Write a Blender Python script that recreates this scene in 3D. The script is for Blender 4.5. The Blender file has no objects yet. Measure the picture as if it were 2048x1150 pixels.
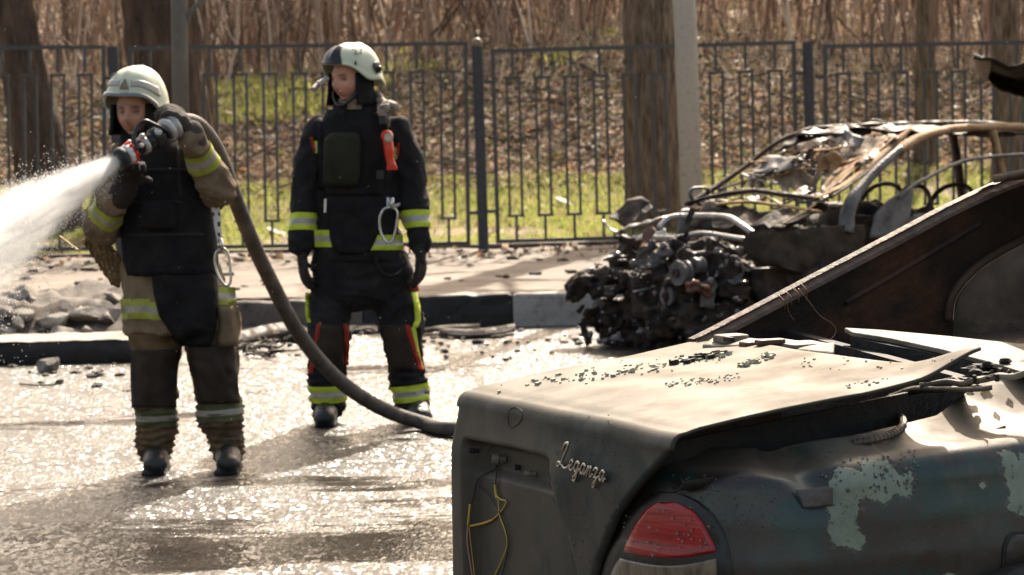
import bpy, bmesh, math, random
import numpy as np
from mathutils import Vector, Matrix, noise
from mathutils.bvhtree import BVHTree
R_ = math.radians
random.seed(7)
scene = bpy.context.scene
COL = scene.collection

# ------------------------------------------------------------------ camera, sky, sun, exposure
FPX, CAMZ, ROLL = 6000.0, 1.6, R_(1.4)
PITCH = math.atan(395.0 / FPX)
cam_d = bpy.data.cameras.new('camera')
cam = bpy.data.objects.new('camera', cam_d); COL.objects.link(cam)
cam_d.sensor_width = 36.0
cam_d.lens = FPX * 36.0 / 2048.0
cam_d.clip_start, cam_d.clip_end = 0.1, 2000.0
cam.matrix_world = Matrix.Translation((0, 0, CAMZ)) @ Matrix.Rotation(R_(90) - PITCH, 4, 'X') @ Matrix.Rotation(-ROLL, 4, 'Z')
cam_d.dof.use_dof = True
cam_d.dof.focus_distance = 7.4
cam_d.dof.aperture_fstop = 10.0
scene.camera = cam

SUN_EL, SUN_AZ = 41.0, 14.0      # azimuth from +Y, positive to the right
w = bpy.data.worlds.new('World'); scene.world = w; w.use_nodes = True
nt = w.node_tree
sky = nt.nodes.new('ShaderNodeTexSky'); sky.sky_type = 'NISHITA'; sky.sun_disc = False
sky.sun_elevation = R_(SUN_EL); sky.sun_rotation = R_(SUN_AZ)
sky.dust_density = 5.0; sky.ozone_density = .6; sky.air_density = 1.0
bg = nt.nodes['Background']; bg.inputs[1].default_value = 0.15
hz = nt.nodes.new('ShaderNodeMix'); hz.data_type = 'RGBA'; hz.blend_type = 'MULTIPLY'; hz.inputs[0].default_value = 1.0
hz.inputs[7].default_value = (1.0, .90, .76, 1)          # thin warm overcast veil over the whole sky
nt.links.new(sky.outputs[0], hz.inputs[6]); nt.links.new(hz.outputs[2], bg.inputs[0])
sd = bpy.data.lights.new('sun', 'SUN'); sd.energy = 4.6; sd.angle = R_(0.55); sd.color = (1.0, 0.90, 0.76)
so = bpy.data.objects.new('sun', sd); COL.objects.link(so)
S = Vector((math.sin(R_(SUN_AZ)) * math.cos(R_(SUN_EL)), math.cos(R_(SUN_AZ)) * math.cos(R_(SUN_EL)), math.sin(R_(SUN_EL))))
so.rotation_euler = S.to_track_quat('Z', 'Y').to_euler()
so.location = (0, 20, 30)
scene.view_settings.view_transform = 'Standard'
scene.view_settings.look = 'None'
scene.view_settings.gamma = 1.0
scene.view_settings.use_curve_mapping = False
scene.view_settings.exposure = 1.2
scene.cycles.use_denoising = True
scene.cycles.max_bounces = 7
scene.cycles.transparent_max_bounces = 8
scene.cycles.volume_bounces = 5
scene.cycles.sample_clamp_indirect = 6.0
scene.cycles.caustics_reflective = False
scene.cycles.caustics_refractive = False

# ------------------------------------------------------------------ surveying: photo position -> place in the world
CR, SR, CP, SP = math.cos(ROLL), math.sin(ROLL), math.cos(PITCH), math.sin(PITCH)
def ray(px, py):
    u, v = px - 1024.0, 575.0 - py
    a, b = u * CR + v * SR, -u * SR + v * CR
    d = Vector((a, FPX * CP + b * SP, -FPX * SP + b * CP))
    return d / d.y
EYE = Vector((0, 0, CAMZ))
def P(px, py, Y): return EYE + ray(px, py) * Y
def G(px, py, z=0.0):
    d = ray(px, py); return EYE + d * ((z - CAMZ) / d.z)
def onplane(px, py, p0, n):
    d = ray(px, py); return EYE + d * ((p0 - EYE).dot(n) / d.dot(n))

# ------------------------------------------------------------------ materials
def M(name, cols, scale=6, rough=.7, rough2=None, metal=0, bump=.25, bscale=60, stretch=(1, 1, 1), detail=6, attr=None,
      spec=.4, coat=0, trans=0, dist=0.0, pos=None, bdist=.01, sheen=0, transl=0):
    m = bpy.data.materials.new(name); m.use_nodes = True
    t = m.node_tree; N = t.nodes; L = t.links
    b = N['Principled BSDF']
    tc = N.new('ShaderNodeTexCoord'); mp = N.new('ShaderNodeMapping'); mp.inputs['Scale'].default_value = stretch
    L.new(tc.outputs['Object'], mp.inputs[0])
    n1 = N.new('ShaderNodeTexNoise'); n1.inputs['Scale'].default_value = scale; n1.inputs['Detail'].default_value = detail
    n1.inputs['Roughness'].default_value = .62; n1.inputs['Distortion'].default_value = dist
    L.new(mp.outputs[0], n1.inputs['Vector'])
    rp = N.new('ShaderNodeValToRGB'); el = rp.color_ramp.elements
    k = len(cols)
    ps = pos or ([.5] if k == 1 else [.3 + .4 * i / (k - 1) for i in range(k)])
    while len(el) < k: el.new(.5)
    while len(el) > max(k, 1): el.remove(el[-1])
    for i, c in enumerate(cols):
        el[i].position = ps[i]; el[i].color = (c[0], c[1], c[2], 1)
    L.new(n1.outputs['Fac'], rp.inputs[0])
    out = rp.outputs[0]
    if attr:
        at = N.new('ShaderNodeAttribute'); at.attribute_name = attr
        mx = N.new('ShaderNodeMix'); mx.data_type = 'RGBA'; mx.blend_type = 'MULTIPLY'; mx.inputs[0].default_value = 1
        L.new(out, mx.inputs[6]); L.new(at.outputs['Color'], mx.inputs[7]); out = mx.outputs[2]
    L.new(out, b.inputs['Base Color'])
    b.inputs['Metallic'].default_value = metal; b.inputs['Specular IOR Level'].default_value = spec
    b.inputs['Roughness'].default_value = rough
    if rough2 is not None:
        mr = N.new('ShaderNodeMapRange'); mr.inputs[1].default_value = .35; mr.inputs[2].default_value = .65
        mr.inputs[3].default_value = rough; mr.inputs[4].default_value = rough2
        n3 = N.new('ShaderNodeTexNoise'); n3.inputs['Scale'].default_value = scale * 1.7; n3.inputs['Detail'].default_value = 5
        L.new(mp.outputs[0], n3.inputs['Vector'])
        L.new(n3.outputs['Fac'], mr.inputs[0]); L.new(mr.outputs[0], b.inputs['Roughness'])
    if coat: b.inputs['Coat Weight'].default_value = coat; b.inputs['Coat Roughness'].default_value = .08
    if trans: b.inputs['Transmission Weight'].default_value = trans
    if sheen: b.inputs['Sheen Weight'].default_value = sheen
    if bump:
        n2 = N.new('ShaderNodeTexNoise'); n2.inputs['Scale'].default_value = bscale; n2.inputs['Detail'].default_value = 5
        L.new(mp.outputs[0], n2.inputs['Vector'])
        bp = N.new('ShaderNodeBump'); bp.inputs['Strength'].default_value = bump; bp.inputs['Distance'].default_value = bdist
        L.new(n2.outputs['Fac'], bp.inputs['Height']); L.new(bp.outputs[0], b.inputs['Normal'])
    if transl:
        tr = N.new('ShaderNodeBsdfTranslucent'); L.new(out, tr.inputs[0])
        mxs = N.new('ShaderNodeMixShader'); mxs.inputs[0].default_value = transl
        L.new(b.outputs[0], mxs.inputs[1]); L.new(tr.outputs[0], mxs.inputs[2])
        L.new(mxs.outputs[0], N['Material Output'].inputs[0])
    return m
def nodes_of(m): return m.node_tree.nodes, m.node_tree.links, m.node_tree.nodes['Principled BSDF']

# ------------------------------------------------------------------ objects
def tag(o, label=None, cat=None, group=None, kind=None):
    if label: o['label'] = label
    if cat: o['category'] = cat
    if group: o['group'] = group
    if kind: o['kind'] = kind
    return o
def wloc(o):
    v = Vector((0, 0, 0))
    while o is not None: v = v + o.location; o = o.parent
    return v
def empty(name, loc, label=None, cat=None, group=None, kind=None):
    o = bpy.data.objects.new(name, None); COL.objects.link(o); o.location = loc; o.empty_display_size = .1
    return tag(o, label, cat, group, kind)
def link(name, me, mats, parent=None, smooth=False, origin=None, place=True):
    """me is in world coordinates; it is re-based on its parent (or origin)"""
    o = bpy.data.objects.new(name, me); COL.objects.link(o)
    for m in (mats if isinstance(mats, (list, tuple)) else [mats]): me.materials.append(m)
    base = Vector((0, 0, 0))
    if parent is not None: base = wloc(parent); o.parent = parent
    elif origin is not None: base = Vector(origin); o.location = base
    if base.length > 0 and place: me.transform(Matrix.Translation(-base))
    if smooth: me.polygons.foreach_set('use_smooth', [True] * len(me.polygons))
    me.update()
    return o
class MB:
    def __init__(s): s.v = []; s.f = []
    def add(s, vs, fs):
        k = len(s.v); s.v += [tuple(p) for p in vs]; s.f += [tuple(i + k for i in f) for f in fs]; return s
    def box(s, c, d, ax=None):
        c = Vector(c); ax = ax or (Vector((1, 0, 0)), Vector((0, 1, 0)), Vector((0, 0, 1)))
        vs = [c + ax[0] * (sx * d[0] / 2) + ax[1] * (sy * d[1] / 2) + ax[2] * (sz * d[2] / 2)
              for sx in (-1, 1) for sy in (-1, 1) for sz in (-1, 1)]
        return s.add(vs, [(0, 1, 3, 2), (4, 6, 7, 5), (0, 4, 5, 1), (2, 3, 7, 6), (0, 2, 6, 4), (1, 5, 7, 3)])
    def bar(s, a, b, wx, wy, up=(0, 1, 0)):
        a, b = Vector(a), Vector(b); z = (b - a); l = z.length; z = z.normalized()
        y = Vector(up); y = (y - z * y.dot(z)).normalized(); x = y.cross(z)
        return s.box((a + b) / 2, (wx, wy, l), (x, y, z))
    def tube(s, pts, r, n=8, cap=True, jit=0.0, flat=1.0):
        pts = [Vector(p) for p in pts]; m = len(pts)
        rs = r if isinstance(r, (list, tuple)) else [r] * m
        vs, fs = [], []; prev = None
        for i, p in enumerate(pts):
            t = (pts[min(i + 1, m - 1)] - pts[max(i - 1, 0)])
            t = t.normalized() if t.length > 1e-9 else Vector((0, 0, 1))
            if prev is None:
                a = Vector((0, 0, 1)) if abs(t.z) < .9 else Vector((1, 0, 0))
                x = t.cross(a).normalized()
            else:
                x = (prev - t * prev.dot(t)); x = x.normalized() if x.length > 1e-6 else t.orthogonal().normalized()
            prev = x; y = t.cross(x)
            for j in range(n):
                an = 2 * math.pi * j / n; rr = rs[i] * (1 + (random.uniform(-jit, jit) if jit else 0))
                vs.append(p + (x * math.cos(an) + y * math.sin(an) * flat) * rr)
        for i in range(m - 1):
            for j in range(n):
                k = (j + 1) % n
                fs.append((i * n + j, i * n + k, (i + 1) * n + k, (i + 1) * n + j))
        if cap: fs.append(tuple(range(n - 1, -1, -1))); fs.append(tuple((m - 1) * n + j for j in range(n)))
        return s.add(vs, fs)
    def ball(s, c, r, n=10, m=7, ax=None, jit=0.0):
        c = Vector(c); r = r if isinstance(r, (tuple, list)) else (r, r, r)
        ax = ax or (Vector((1, 0, 0)), Vector((0, 1, 0)), Vector((0, 0, 1)))
        vs = [c - ax[2] * r[2]]
        for i in range(1, m):
            ph = -math.pi / 2 + math.pi * i / m
            for j in range(n):
                th = 2 * math.pi * j / n; q = 1 + (random.uniform(-jit, jit) if jit else 0)
                vs.append(c + (ax[0] * (r[0] * math.cos(ph) * math.cos(th)) + ax[1] * (r[1] * math.cos(ph) * math.sin(th)) + ax[2] * (r[2] * math.sin(ph))) * q)
        vs.append(c + ax[2] * r[2]); top = len(vs) - 1; fs = []
        for j in range(n):
            k = (j + 1) % n
            fs.append((0, 1 + k, 1 + j)); fs.append((top, 1 + (m - 2) * n + j, 1 + (m - 2) * n + k))
            for i in range(m - 2): fs.append((1 + i * n + j, 1 + i * n + k, 1 + (i + 1) * n + k, 1 + (i + 1) * n + j))
        return s.add(vs, fs)
    def grid(s, rows, closed=False):
        n = len(rows[0]); vs = [p for r in rows for p in r]; fs = []
        for i in range(len(rows) - 1):
            for j in range(n if closed else n - 1):
                k = (j + 1) % n
                fs.append((i * n + j, i * n + k, (i + 1) * n + k, (i + 1) * n + j))
        return s.add(vs, fs)
    def prism(s, poly, d):
        """poly: world points in order; d: extrusion vector"""
        n = len(poly); d = Vector(d); a = [Vector(p) for p in poly]; b = [p + d for p in a]
        return s.add(a + b, [tuple(range(n - 1, -1, -1)), tuple(range(n, 2 * n))] + [(i, (i + 1) % n, n + (i + 1) % n, n + i) for i in range(n)])
    def mesh(s, name):
        me = bpy.data.meshes.new(name); me.from_pydata(s.v, [], s.f); me.update()
        return me
    def build(s, name, mats, parent=None, smooth=False, origin=None, solid=0, bevel=0, fix=True, subd=0):
        me = s.mesh(name)
        if fix:
            bm = bmesh.new(); bm.from_mesh(me); bmesh.ops.recalc_face_normals(bm, faces=bm.faces); bm.to_mesh(me); bm.free()
        o = link(name, me, mats, parent, smooth, origin)
        if subd:
            md = o.modifiers.new('sub', 'SUBSURF'); md.levels = md.render_levels = subd
        if solid:
            md = o.modifiers.new('solid', 'SOLIDIFY'); md.thickness = abs(solid); md.offset = -1 if solid > 0 else 1
        if bevel:
            md = o.modifiers.new('bevel', 'BEVEL'); md.width = bevel; md.segments = 2; md.limit_method = 'ANGLE'; md.angle_limit = R_(40)
        return o
def smooth_path(pts, n=6):
    """Catmull-Rom through the points"""
    pts = [Vector(p) for p in pts]; out = []
    for i in range(len(pts) - 1):
        p0, p1, p2, p3 = pts[max(i - 1, 0)], pts[i], pts[i + 1], pts[min(i + 2, len(pts) - 1)]
        for k in range(n):
            t = k / n
            out.append(.5 * ((2 * p1) + (p2 - p0) * t + (2 * p0 - 5 * p1 + 4 * p2 - p3) * t * t + (3 * p1 - p0 - 3 * p2 + p3) * t ** 3))
    out.append(pts[-1]); return out
def nz(x, y, z=0.0): return noise.noise((x, y, z))
def fbm(x, y, z=0.0, o=4): return noise.fractal((x, y, z), 1.0, 2.0, o)
def soup(name, V, F, mats, colors=None, parent=None, kind='stuff', smooth=False):
    """a large mesh from arrays: V (n,3), F (m,k) all faces of k corners; colors per face"""
    V = np.asarray(V, dtype=np.float32); F = np.asarray(F, dtype=np.int32)
    me = bpy.data.meshes.new(name); m, k = F.shape
    me.vertices.add(len(V)); me.vertices.foreach_set('co', V.ravel())
    me.loops.add(m * k); me.loops.foreach_set('vertex_index', F.ravel())
    me.polygons.add(m); me.polygons.foreach_set('loop_start', np.arange(0, m * k, k, dtype=np.int32))
    me.update(calc_edges=True)
    if colors is not None:
        ca = me.color_attributes.new('Col', 'FLOAT_COLOR', 'CORNER')
        c = np.ones((m, k, 4), dtype=np.float32); c[:, :, :3] = np.asarray(colors, dtype=np.float32)[:, None, :]
        ca.data.foreach_set('color', c.ravel())
    o = link(name, me, mats, parent, smooth)
    if kind: o['kind'] = kind
    return o
def copy_tree(o, parent=None):
    c = o.copy(); COL.objects.link(c); c.parent = parent
    for ch in o.children: copy_tree(ch, c)
    return c
def applied(o):
    """the evaluated mesh of o with its modifiers applied"""
    bpy.context.view_layer.update()
    dg = bpy.context.evaluated_depsgraph_get()
    me = bpy.data.meshes.new_from_object(o.evaluated_get(dg))
    o.modifiers.clear(); old = o.data; o.data = me; bpy.data.meshes.remove(old); return me
# ================================================================== THE SETTING
rng = np.random.default_rng(11)
# ---- wet road
def road_material():
    m = bpy.data.materials.new('wet_asphalt'); m.use_nodes = True
    N, L, b = nodes_of(m)
    tc = N.new('ShaderNodeTexCoord')
    def tex(scale, detail=5, stretch=(1, 1, 1), rough=.6):
        mp = N.new('ShaderNodeMapping'); mp.inputs['Scale'].default_value = stretch; L.new(tc.outputs['Object'], mp.inputs[0])
        n = N.new('ShaderNodeTexNoise'); n.inputs['Scale'].default_value = scale; n.inputs['Detail'].default_value = detail
        n.inputs['Roughness'].default_value = rough; L.new(mp.outputs[0], n.inputs['Vector']); return n.outputs['Fac']
    def rng_(x, a, b_, c, d):
        r = N.new('ShaderNodeMapRange'); r.inputs[1].default_value = a; r.inputs[2].default_value = b_; r.inputs[3].default_value = c; r.inputs[4].default_value = d
        r.interpolation_type = 'SMOOTHSTEP'; L.new(x, r.inputs[0]); return r.outputs[0]
    def math_(op, a, b_):
        n = N.new('ShaderNodeMath'); n.operation = op
        for i, q in enumerate((a, b_)):
            if isinstance(q, (int, float)): n.inputs[i].default_value = q
            else: L.new(q, n.inputs[i])
        return n.outputs[0]
    sxy = N.new('ShaderNodeSeparateXYZ'); L.new(tc.outputs['Object'], sxy.inputs[0])
    def hump(c, w):       # a shallow wheel rut where water stands, running along the road
        d = math_('DIVIDE', math_('SUBTRACT', sxy.outputs[1], c), w); return math_('POWER', 2.718, math_('MULTIPLY', math_('MULTIPLY', d, d), -1.0))
    wet = math_('ADD', tex(.9, 6, (.45, 1.0, 1), .65), math_('ADD', math_('MULTIPLY', hump(10.7, .75), .21), math_('MULTIPLY', hump(12.35, .25), .15)))
    pud = rng_(wet, .55, .66, 0, .92)       # standing water
    grit = tex(190, 2, (1, .5, 1))
    lump = tex(64, 2, (1, .33, 1), .5)
    big = tex(9, 3, (1, .45, 1))
    rp = N.new('ShaderNodeValToRGB'); e = rp.color_ramp.elements
    e[0].position = .3; e[0].color = (.016, .013, .011, 1); e[1].position = .72; e[1].color = (.052, .043, .036, 1)
    L.new(tex(3.2, 8), rp.inputs[0])
    dust = N.new('ShaderNodeMix'); dust.data_type = 'RGBA'
    L.new(rng_(tex(.8, 6, (.6, 1, 1)), .5, .68, 0, .45), dust.inputs[0]); L.new(rp.outputs[0], dust.inputs[6]); dust.inputs[7].default_value = (.11, .092, .075, 1)
    L.new(dust.outputs[2], b.inputs['Base Color'])
    h = math_('ADD', math_('MULTIPLY', grit, .22), math_('ADD', math_('MULTIPLY', lump, 1.0), math_('MULTIPLY', big, .55)))
    st = math_('SUBTRACT', 1.0, math_('MULTIPLY', pud, .86))
    bp = N.new('ShaderNodeBump'); bp.inputs['Distance'].default_value = .026
    L.new(math_('MULTIPLY', st, 1.0), bp.inputs['Strength']); L.new(h, bp.inputs['Height']); L.new(bp.outputs[0], b.inputs['Normal'])
    L.new(rng_(pud, 0, 1, .36, .12), b.inputs['Roughness'])
    # wet grains of aggregate, each with its own tilt, that flash in the low light
    g = N.new('ShaderNodeBsdfPrincipled'); L.new(dust.outputs[2], g.inputs['Base Color'])
    L.new(rng_(pud, 0, 1, .29, .14), g.inputs['Roughness'])
    acc = None
    for sc_, k in ((54, .62), (125, .46)):
        mpv = N.new('ShaderNodeMapping'); mpv.inputs['Scale'].default_value = (1, .38, 1); L.new(tc.outputs['Object'], mpv.inputs[0])
        vo = N.new('ShaderNodeTexVoronoi'); vo.inputs['Scale'].default_value = sc_; L.new(mpv.outputs[0], vo.inputs['Vector'])
        sb = N.new('ShaderNodeVectorMath'); sb.operation = 'SUBTRACT'; L.new(vo.outputs['Color'], sb.inputs[0]); sb.inputs[1].default_value = (.5, .5, .5)
        ml = N.new('ShaderNodeVectorMath'); ml.operation = 'MULTIPLY'; L.new(sb.outputs[0], ml.inputs[0]); ml.inputs[1].default_value = (k, k, 0)
        if acc is None: acc = ml.outputs[0]
        else:
            ad = N.new('ShaderNodeVectorMath'); ad.operation = 'ADD'; L.new(acc, ad.inputs[0]); L.new(ml.outputs[0], ad.inputs[1]); acc = ad.outputs[0]
    scv = N.new('ShaderNodeVectorMath'); scv.operation = 'SCALE'; L.new(acc, scv.inputs[0]); L.new(math_('SUBTRACT', 1.0, math_('MULTIPLY', pud, .75)), scv.inputs['Scale'])
    ge = N.new('ShaderNodeNewGeometry'); ad = N.new('ShaderNodeVectorMath'); ad.operation = 'ADD'; L.new(ge.outputs['Normal'], ad.inputs[0]); L.new(scv.outputs[0], ad.inputs[1])
    nm = N.new('ShaderNodeVectorMath'); nm.operation = 'NORMALIZE'; L.new(ad.outputs[0], nm.inputs[0]); L.new(nm.outputs[0], g.inputs['Normal'])
    mx = N.new('ShaderNodeMixShader'); L.new(rng_(tex(1.6, 5, (.6, 1, 1)), .35, .6, .32, .72), mx.inputs[0]); L.new(b.outputs[0], mx.inputs[1]); L.new(g.outputs[0], mx.inputs[2])
    L.new(mx.outputs[0], N['Material Output'].inputs[0])
    b.inputs['Specular IOR Level'].default_value = .5
    return m
asphalt = road_material()
mb = MB(); rows = []
for j in range(41):
    Y = -2 + j * (22.6) / 40.0
    rows.append([Vector((-14 + i * .7, Y, .012 * nz(i * .13, Y * .25))) for i in range(41)])
mb.grid(rows)
road = mb.build('road', asphalt, smooth=True); tag(road, kind='structure')
mb = MB().grid([[Vector((x, y, -.06)) for x in (-900, -14, 14, 900)] for y in (-900, 0, 900)])
earth = M('bare_earth', [(.09, .065, .045), (.16, .12, .085)], 3)
tag(mb.build('ground', earth), kind='structure')
# ---- kerb made of stones; the middle one painted black, the next one white gone grey
KY, KZ = 20.3, .225
concrete = M('old_concrete', [(.16, .135, .11), (.30, .27, .23), (.24, .2, .165)], 9, .8, bump=.5, bscale=45)
dirty_kerb = M('muddy_concrete', [(.05, .036, .03), (.15, .115, .095), (.10, .072, .06)], 7, .75, bump=.6, bscale=40)
black_paint = M('black_kerb_paint', [(.010, .009, .009), (.022, .019, .018)], 14, .6, bump=.3, bscale=70)
white_paint = M('greyed_kerb_paint', [(.22, .19, .16), (.42, .38, .33), (.30, .26, .22)], 8, .75, bump=.4, bscale=50)
kerb = empty('kerb', (0, KY, 0), kind='structure')
x1 = P(1025, 620, KY).x
def kerbstone(xa, xb, mat, sink=0.0):
    z0, z1 = -.05, KZ - sink; prof = [(0, z0), (0, z0 + .08), (0, z0 + .14), (.002, z0 + .2), (.004, z1 - .025), (.012, z1 - .007), (.03, z1), (.09, z1), (.15, z1), (.17, z1 - .01), (.18, z0)]
    rows = []
    for k in range(31):
        f = k / 30; e = 1 if 0 < k < 30 else .6; x = xa + (xb - xa) * f; chip = .03 * max(0, nz(x * 6, sink * 50 + 3) - .25) + (.012 if k in (0, 30) else 0)
        rows.append([Vector((x, KY + y + .008 * fbm(x * 5, z * 9, 2) + (chip if .004 <= y < .05 else 0), z + .006 * fbm(x * 7, y * 9, 5) - (chip if z > z1 - .03 else 0))) for y, z in prof])
    mb = MB().grid(rows); n = len(prof); mb.f += [tuple(range(n)), tuple(30 * n + j for j in range(n - 1, -1, -1))]
    return mb.build('kerbstone', mat, kerb, smooth=False)
for k, (a, b_, mt, s) in enumerate([(-1.95, -1.02, dirty_kerb, .015), (-1.01, -.005, black_paint, 0), (.005, 1.0, white_paint, .003),
                                   (1.01, 2.0, dirty_kerb, .004), (2.01, 3.0, black_paint, .01), (3.01, 4.0, white_paint, 0), (4.01, 5.0, dirty_kerb, 0), (5.01, 6, black_paint, 0)]):
    kerbstone(x1 + a, x1 + b_, mt, s)
# ---- pavement, verge, bank, hill
def bankz(x, Y):
    n = .10 * fbm(x * .35, Y * .35) + .03 * fbm(x * 1.9, Y * 1.9, 3)
    if Y < 26.6: return .205
    if Y < 30.5: t = (Y - 26.6) / 3.9; return .205 + .47 * t * t * (.6 + .4 * t) + n * .35 * t
    if Y < 36.0:
        t = (Y - 30.5) / 5.5; s = t * t * (3 - 2 * t) * .6 + t * .4
        top = 1.18 + .18 * math.sin(x * .55 + .8) + .15 * nz(x * .5, 7.7)
        return .675 + top * s + n * (.35 + .65 * t)
    top = 1.18 + .18 * math.sin(x * .55 + .8) + .15 * nz(x * .5, 7.7)
    return .675 + top + (Y - 36) * .065 + n + .0008 * (Y - 36) ** 2 + .25 * min(1, (Y - 36) / 6) * fbm(x * .22, Y * .22, 5)
pav = M('dusty_pavement', [(.075, .057, .042), (.16, .127, .098), (.24, .2, .16)], 2.2, .85, bump=.7, bscale=24, detail=9, stretch=(.8, 1.3, 1))
mb = MB(); rows = []
for j in range(56):
    Y = KY + .16 + (26.62 - KY - .16) * j / 55
    rows.append([Vector((x, Y, KZ - .012 + .018 * fbm(x * 1.4, Y * 1.2) + (.02 * abs(fbm(x * 5, Y * 4, 2)) if Y > KY + .4 else 0))) for x in np.linspace(-9, 9, 150)])
pvm = mb.grid(rows).build('pavement', pav, smooth=True); tag(pvm, kind='structure')
litter_soil = M('leafy_soil', [(.08, .055, .037), (.19, .13, .085), (.29, .21, .14)], 5, .9, bump=1, bscale=30)
mb = MB(); rows = []
ys = list(np.linspace(26.6, 37, 60)) + list(np.linspace(37.6, 140, 50))
for Y in ys: rows.append([Vector((x, Y, bankz(x, Y))) for x in np.linspace(-26, 26, 130)])
tag(mb.grid(rows).build('bank', litter_soil, smooth=True), kind='structure')
# low border stones along the verge
border = empty('verge_edging', (0, 26.3, 0), kind='structure')
for k in range(-7, 9):
    mb = MB(); mb.box((k * 1.0, 26.30 + random.uniform(-.01, .01), .205), (.985, .09, .11)); mb.build('edging_stone', dirty_kerb, border, bevel=.01)

# ---- grass blades on the verge and moss-green tufts on the bank top
def blades(pts, h, wd, cols):
    n = len(pts); pts = np.asarray(pts, dtype=np.float32)
    an = rng.uniform(0, math.pi * 2, n); hh = h * rng.uniform(.5, 1.3, n); ww = wd * rng.uniform(.6, 1.3, n)
    dx, dy = np.cos(an) * ww, np.sin(an) * ww
    lx, ly = rng.normal(0, .45, n) * hh, rng.normal(0, .45, n) * hh
    V = np.zeros((n, 3, 3), dtype=np.float32)
    V[:, 0] = pts + np.stack([dx, dy, np.zeros(n)], 1); V[:, 1] = pts - np.stack([dx, dy, np.zeros(n)], 1)
    V[:, 2] = pts + np.stack([lx, ly, hh], 1)
    F = np.arange(n * 3).reshape(n, 3)
    c = np.asarray(cols)[rng.integers(0, len(cols), n)] * rng.uniform(.7, 1.25, (n, 1))
    return V.reshape(-1, 3), F, c
grass_m = M('spring_grass', [(.8, .8, .8), (1, 1, 1)], 2, .6, attr='Col', bump=0, transl=.55)
GP = []
while len(GP) < 168000:
    x, Y = random.uniform(-11.5, 9), random.uniform(26.5, 30.7)
    if random.random() < max(.08, min(1, .75 + 1.1 * fbm(x * .8, Y * .8, 9) + (.25 if Y > 28.5 else -.2))): GP.append((x, Y, bankz(x, Y) - .01))
V, F, c = blades(GP, .075, .006, [(.34, .42, .09), (.42, .47, .11), (.26, .33, .07), (.52, .48, .20), (.42, .35, .18)])
soup('grass', V, F, grass_m, c)
TP = []
while len(TP) < 4200:
    x, Y = random.uniform(-5.5, 3.0), random.uniform(33.2, 38.5)
    d = .5 * fbm(x * .55, Y * .5, 21) + .42 * math.exp(-((x + 2.9) / .75) ** 2) + .25 * math.exp(-((x + 1.5) / .4) ** 2) - .14
    if d > .12 and random.random() < d * 2: TP.append((x, Y, bankz(x, Y) - .01))
V, F, c = blades(TP, .12, .012, [(.46, .48, .12), (.55, .54, .16), (.34, .36, .10)])
soup('moss_tufts', V, F, grass_m, c)
# ---- fallen leaves
leaf_m = M('dry_leaves', [(.75, .75, .75), (1, 1, 1)], 30, .55, attr='Col', bump=0, transl=.35)
def leaves(name, n, region, size, cols, zf, keep=None, flat=.5):
    pts = []
    while len(pts) < n:
        x, Y = random.uniform(region[0], region[1]), random.uniform(region[2], region[3])
        if keep is None or random.random() < keep(x, Y): pts.append((x, Y, zf(x, Y)))
    pts = np.asarray(pts); n = len(pts)
    a = rng.normal(0, 1, (n, 3)); a[:, 2] *= flat; a /= np.linalg.norm(a, axis=1)[:, None]
    b = rng.normal(0, 1, (n, 3)); b[:, 2] *= flat * 1.3; b -= a * (a * b).sum(1)[:, None]; b /= np.linalg.norm(b, axis=1)[:, None]
    nn = np.cross(a, b)
    L_ = (size * rng.uniform(.5, 1.3, n))[:, None]; W_ = L_ * rng.uniform(.35, .75, (n, 1)); cu = L_ * rng.uniform(-.5, .5, (n, 1))
    V = np.stack([pts - a * L_, pts + b * W_ + nn * cu, pts + a * L_, pts - b * W_ + nn * cu], 1)
    V[:, :, 2] += .02
    F = np.concatenate([np.arange(n * 4).reshape(n, 4)[:, [0, 1, 2]], np.arange(n * 4).reshape(n, 4)[:, [0, 2, 3]]])
    c = np.asarray(cols)[rng.integers(0, len(cols), n)] * rng.uniform(.6, 1.3, (n, 1)); c = np.concatenate([c, c])
    return soup(name, V.reshape(-1, 3), F, leaf_m, c)
LC = [(.33, .22, .14), (.44, .32, .22), (.20, .135, .09), (.58, .46, .35), (.38, .25, .16), (.14, .10, .07), (.42, .25, .15), (.26, .25, .12), (.32, .26, .18), (.12, .085, .06), (.22, .23, .09)]
leaves('fallen_leaves', 92000, (-12, 9.5, 30.2, 38.5), .042, LC, bankz, lambda x, Y: min(1, .75 + (Y - 30.2) * .5), .9)
leaves('fallen_leaves', 2600, (-11, 9, 26.4, 30.6), .045, LC, bankz, lambda x, Y: .5 + .8 * fbm(x, Y, 4))
leaves('fallen_leaves', 800, (-9, 8, 24.6, 26.3), .04, LC, lambda x, Y: .215)
leaves('fallen_leaves', 44000, (-17, 15, 38, 60), .07, LC, bankz, None, .9)

# fallen twigs and dead stalks lying about the bank
Vt, Ft, Ct = [], [], []
for k in range(2200):
    x, Y = random.uniform(-11, 9), random.uniform(30.3, 37.5); a = random.uniform(0, 6.28); l = random.uniform(.12, .6); z = bankz(x, Y) + .03; e = random.uniform(-.05, .35) * l
    p, q = np.array([x, Y, z]), np.array([x + l * math.cos(a), Y + l * math.sin(a) * .6, bankz(x + l * math.cos(a), Y + l * math.sin(a) * .6) + .03 + max(0, e)]); r = random.uniform(.003, .009); k0 = len(Vt)
    for c_ in (p, q):
        Vt += [tuple(c_ + np.array([-r, 0, -r])), tuple(c_ + np.array([r, 0, -r])), tuple(c_ + np.array([0, 0, r]))]
    col = random.choice([(.45, .36, .28), (.26, .19, .14), (.6, .5, .4), (.14, .1, .08)])
    for i in range(3): Ft.append((k0 + i, k0 + (i + 1) % 3, k0 + 3 + (i + 1) % 3, k0 + 3 + i)); Ct.append(col)
soup('fallen_twigs', Vt, Ft, leaf_m, Ct)
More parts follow.
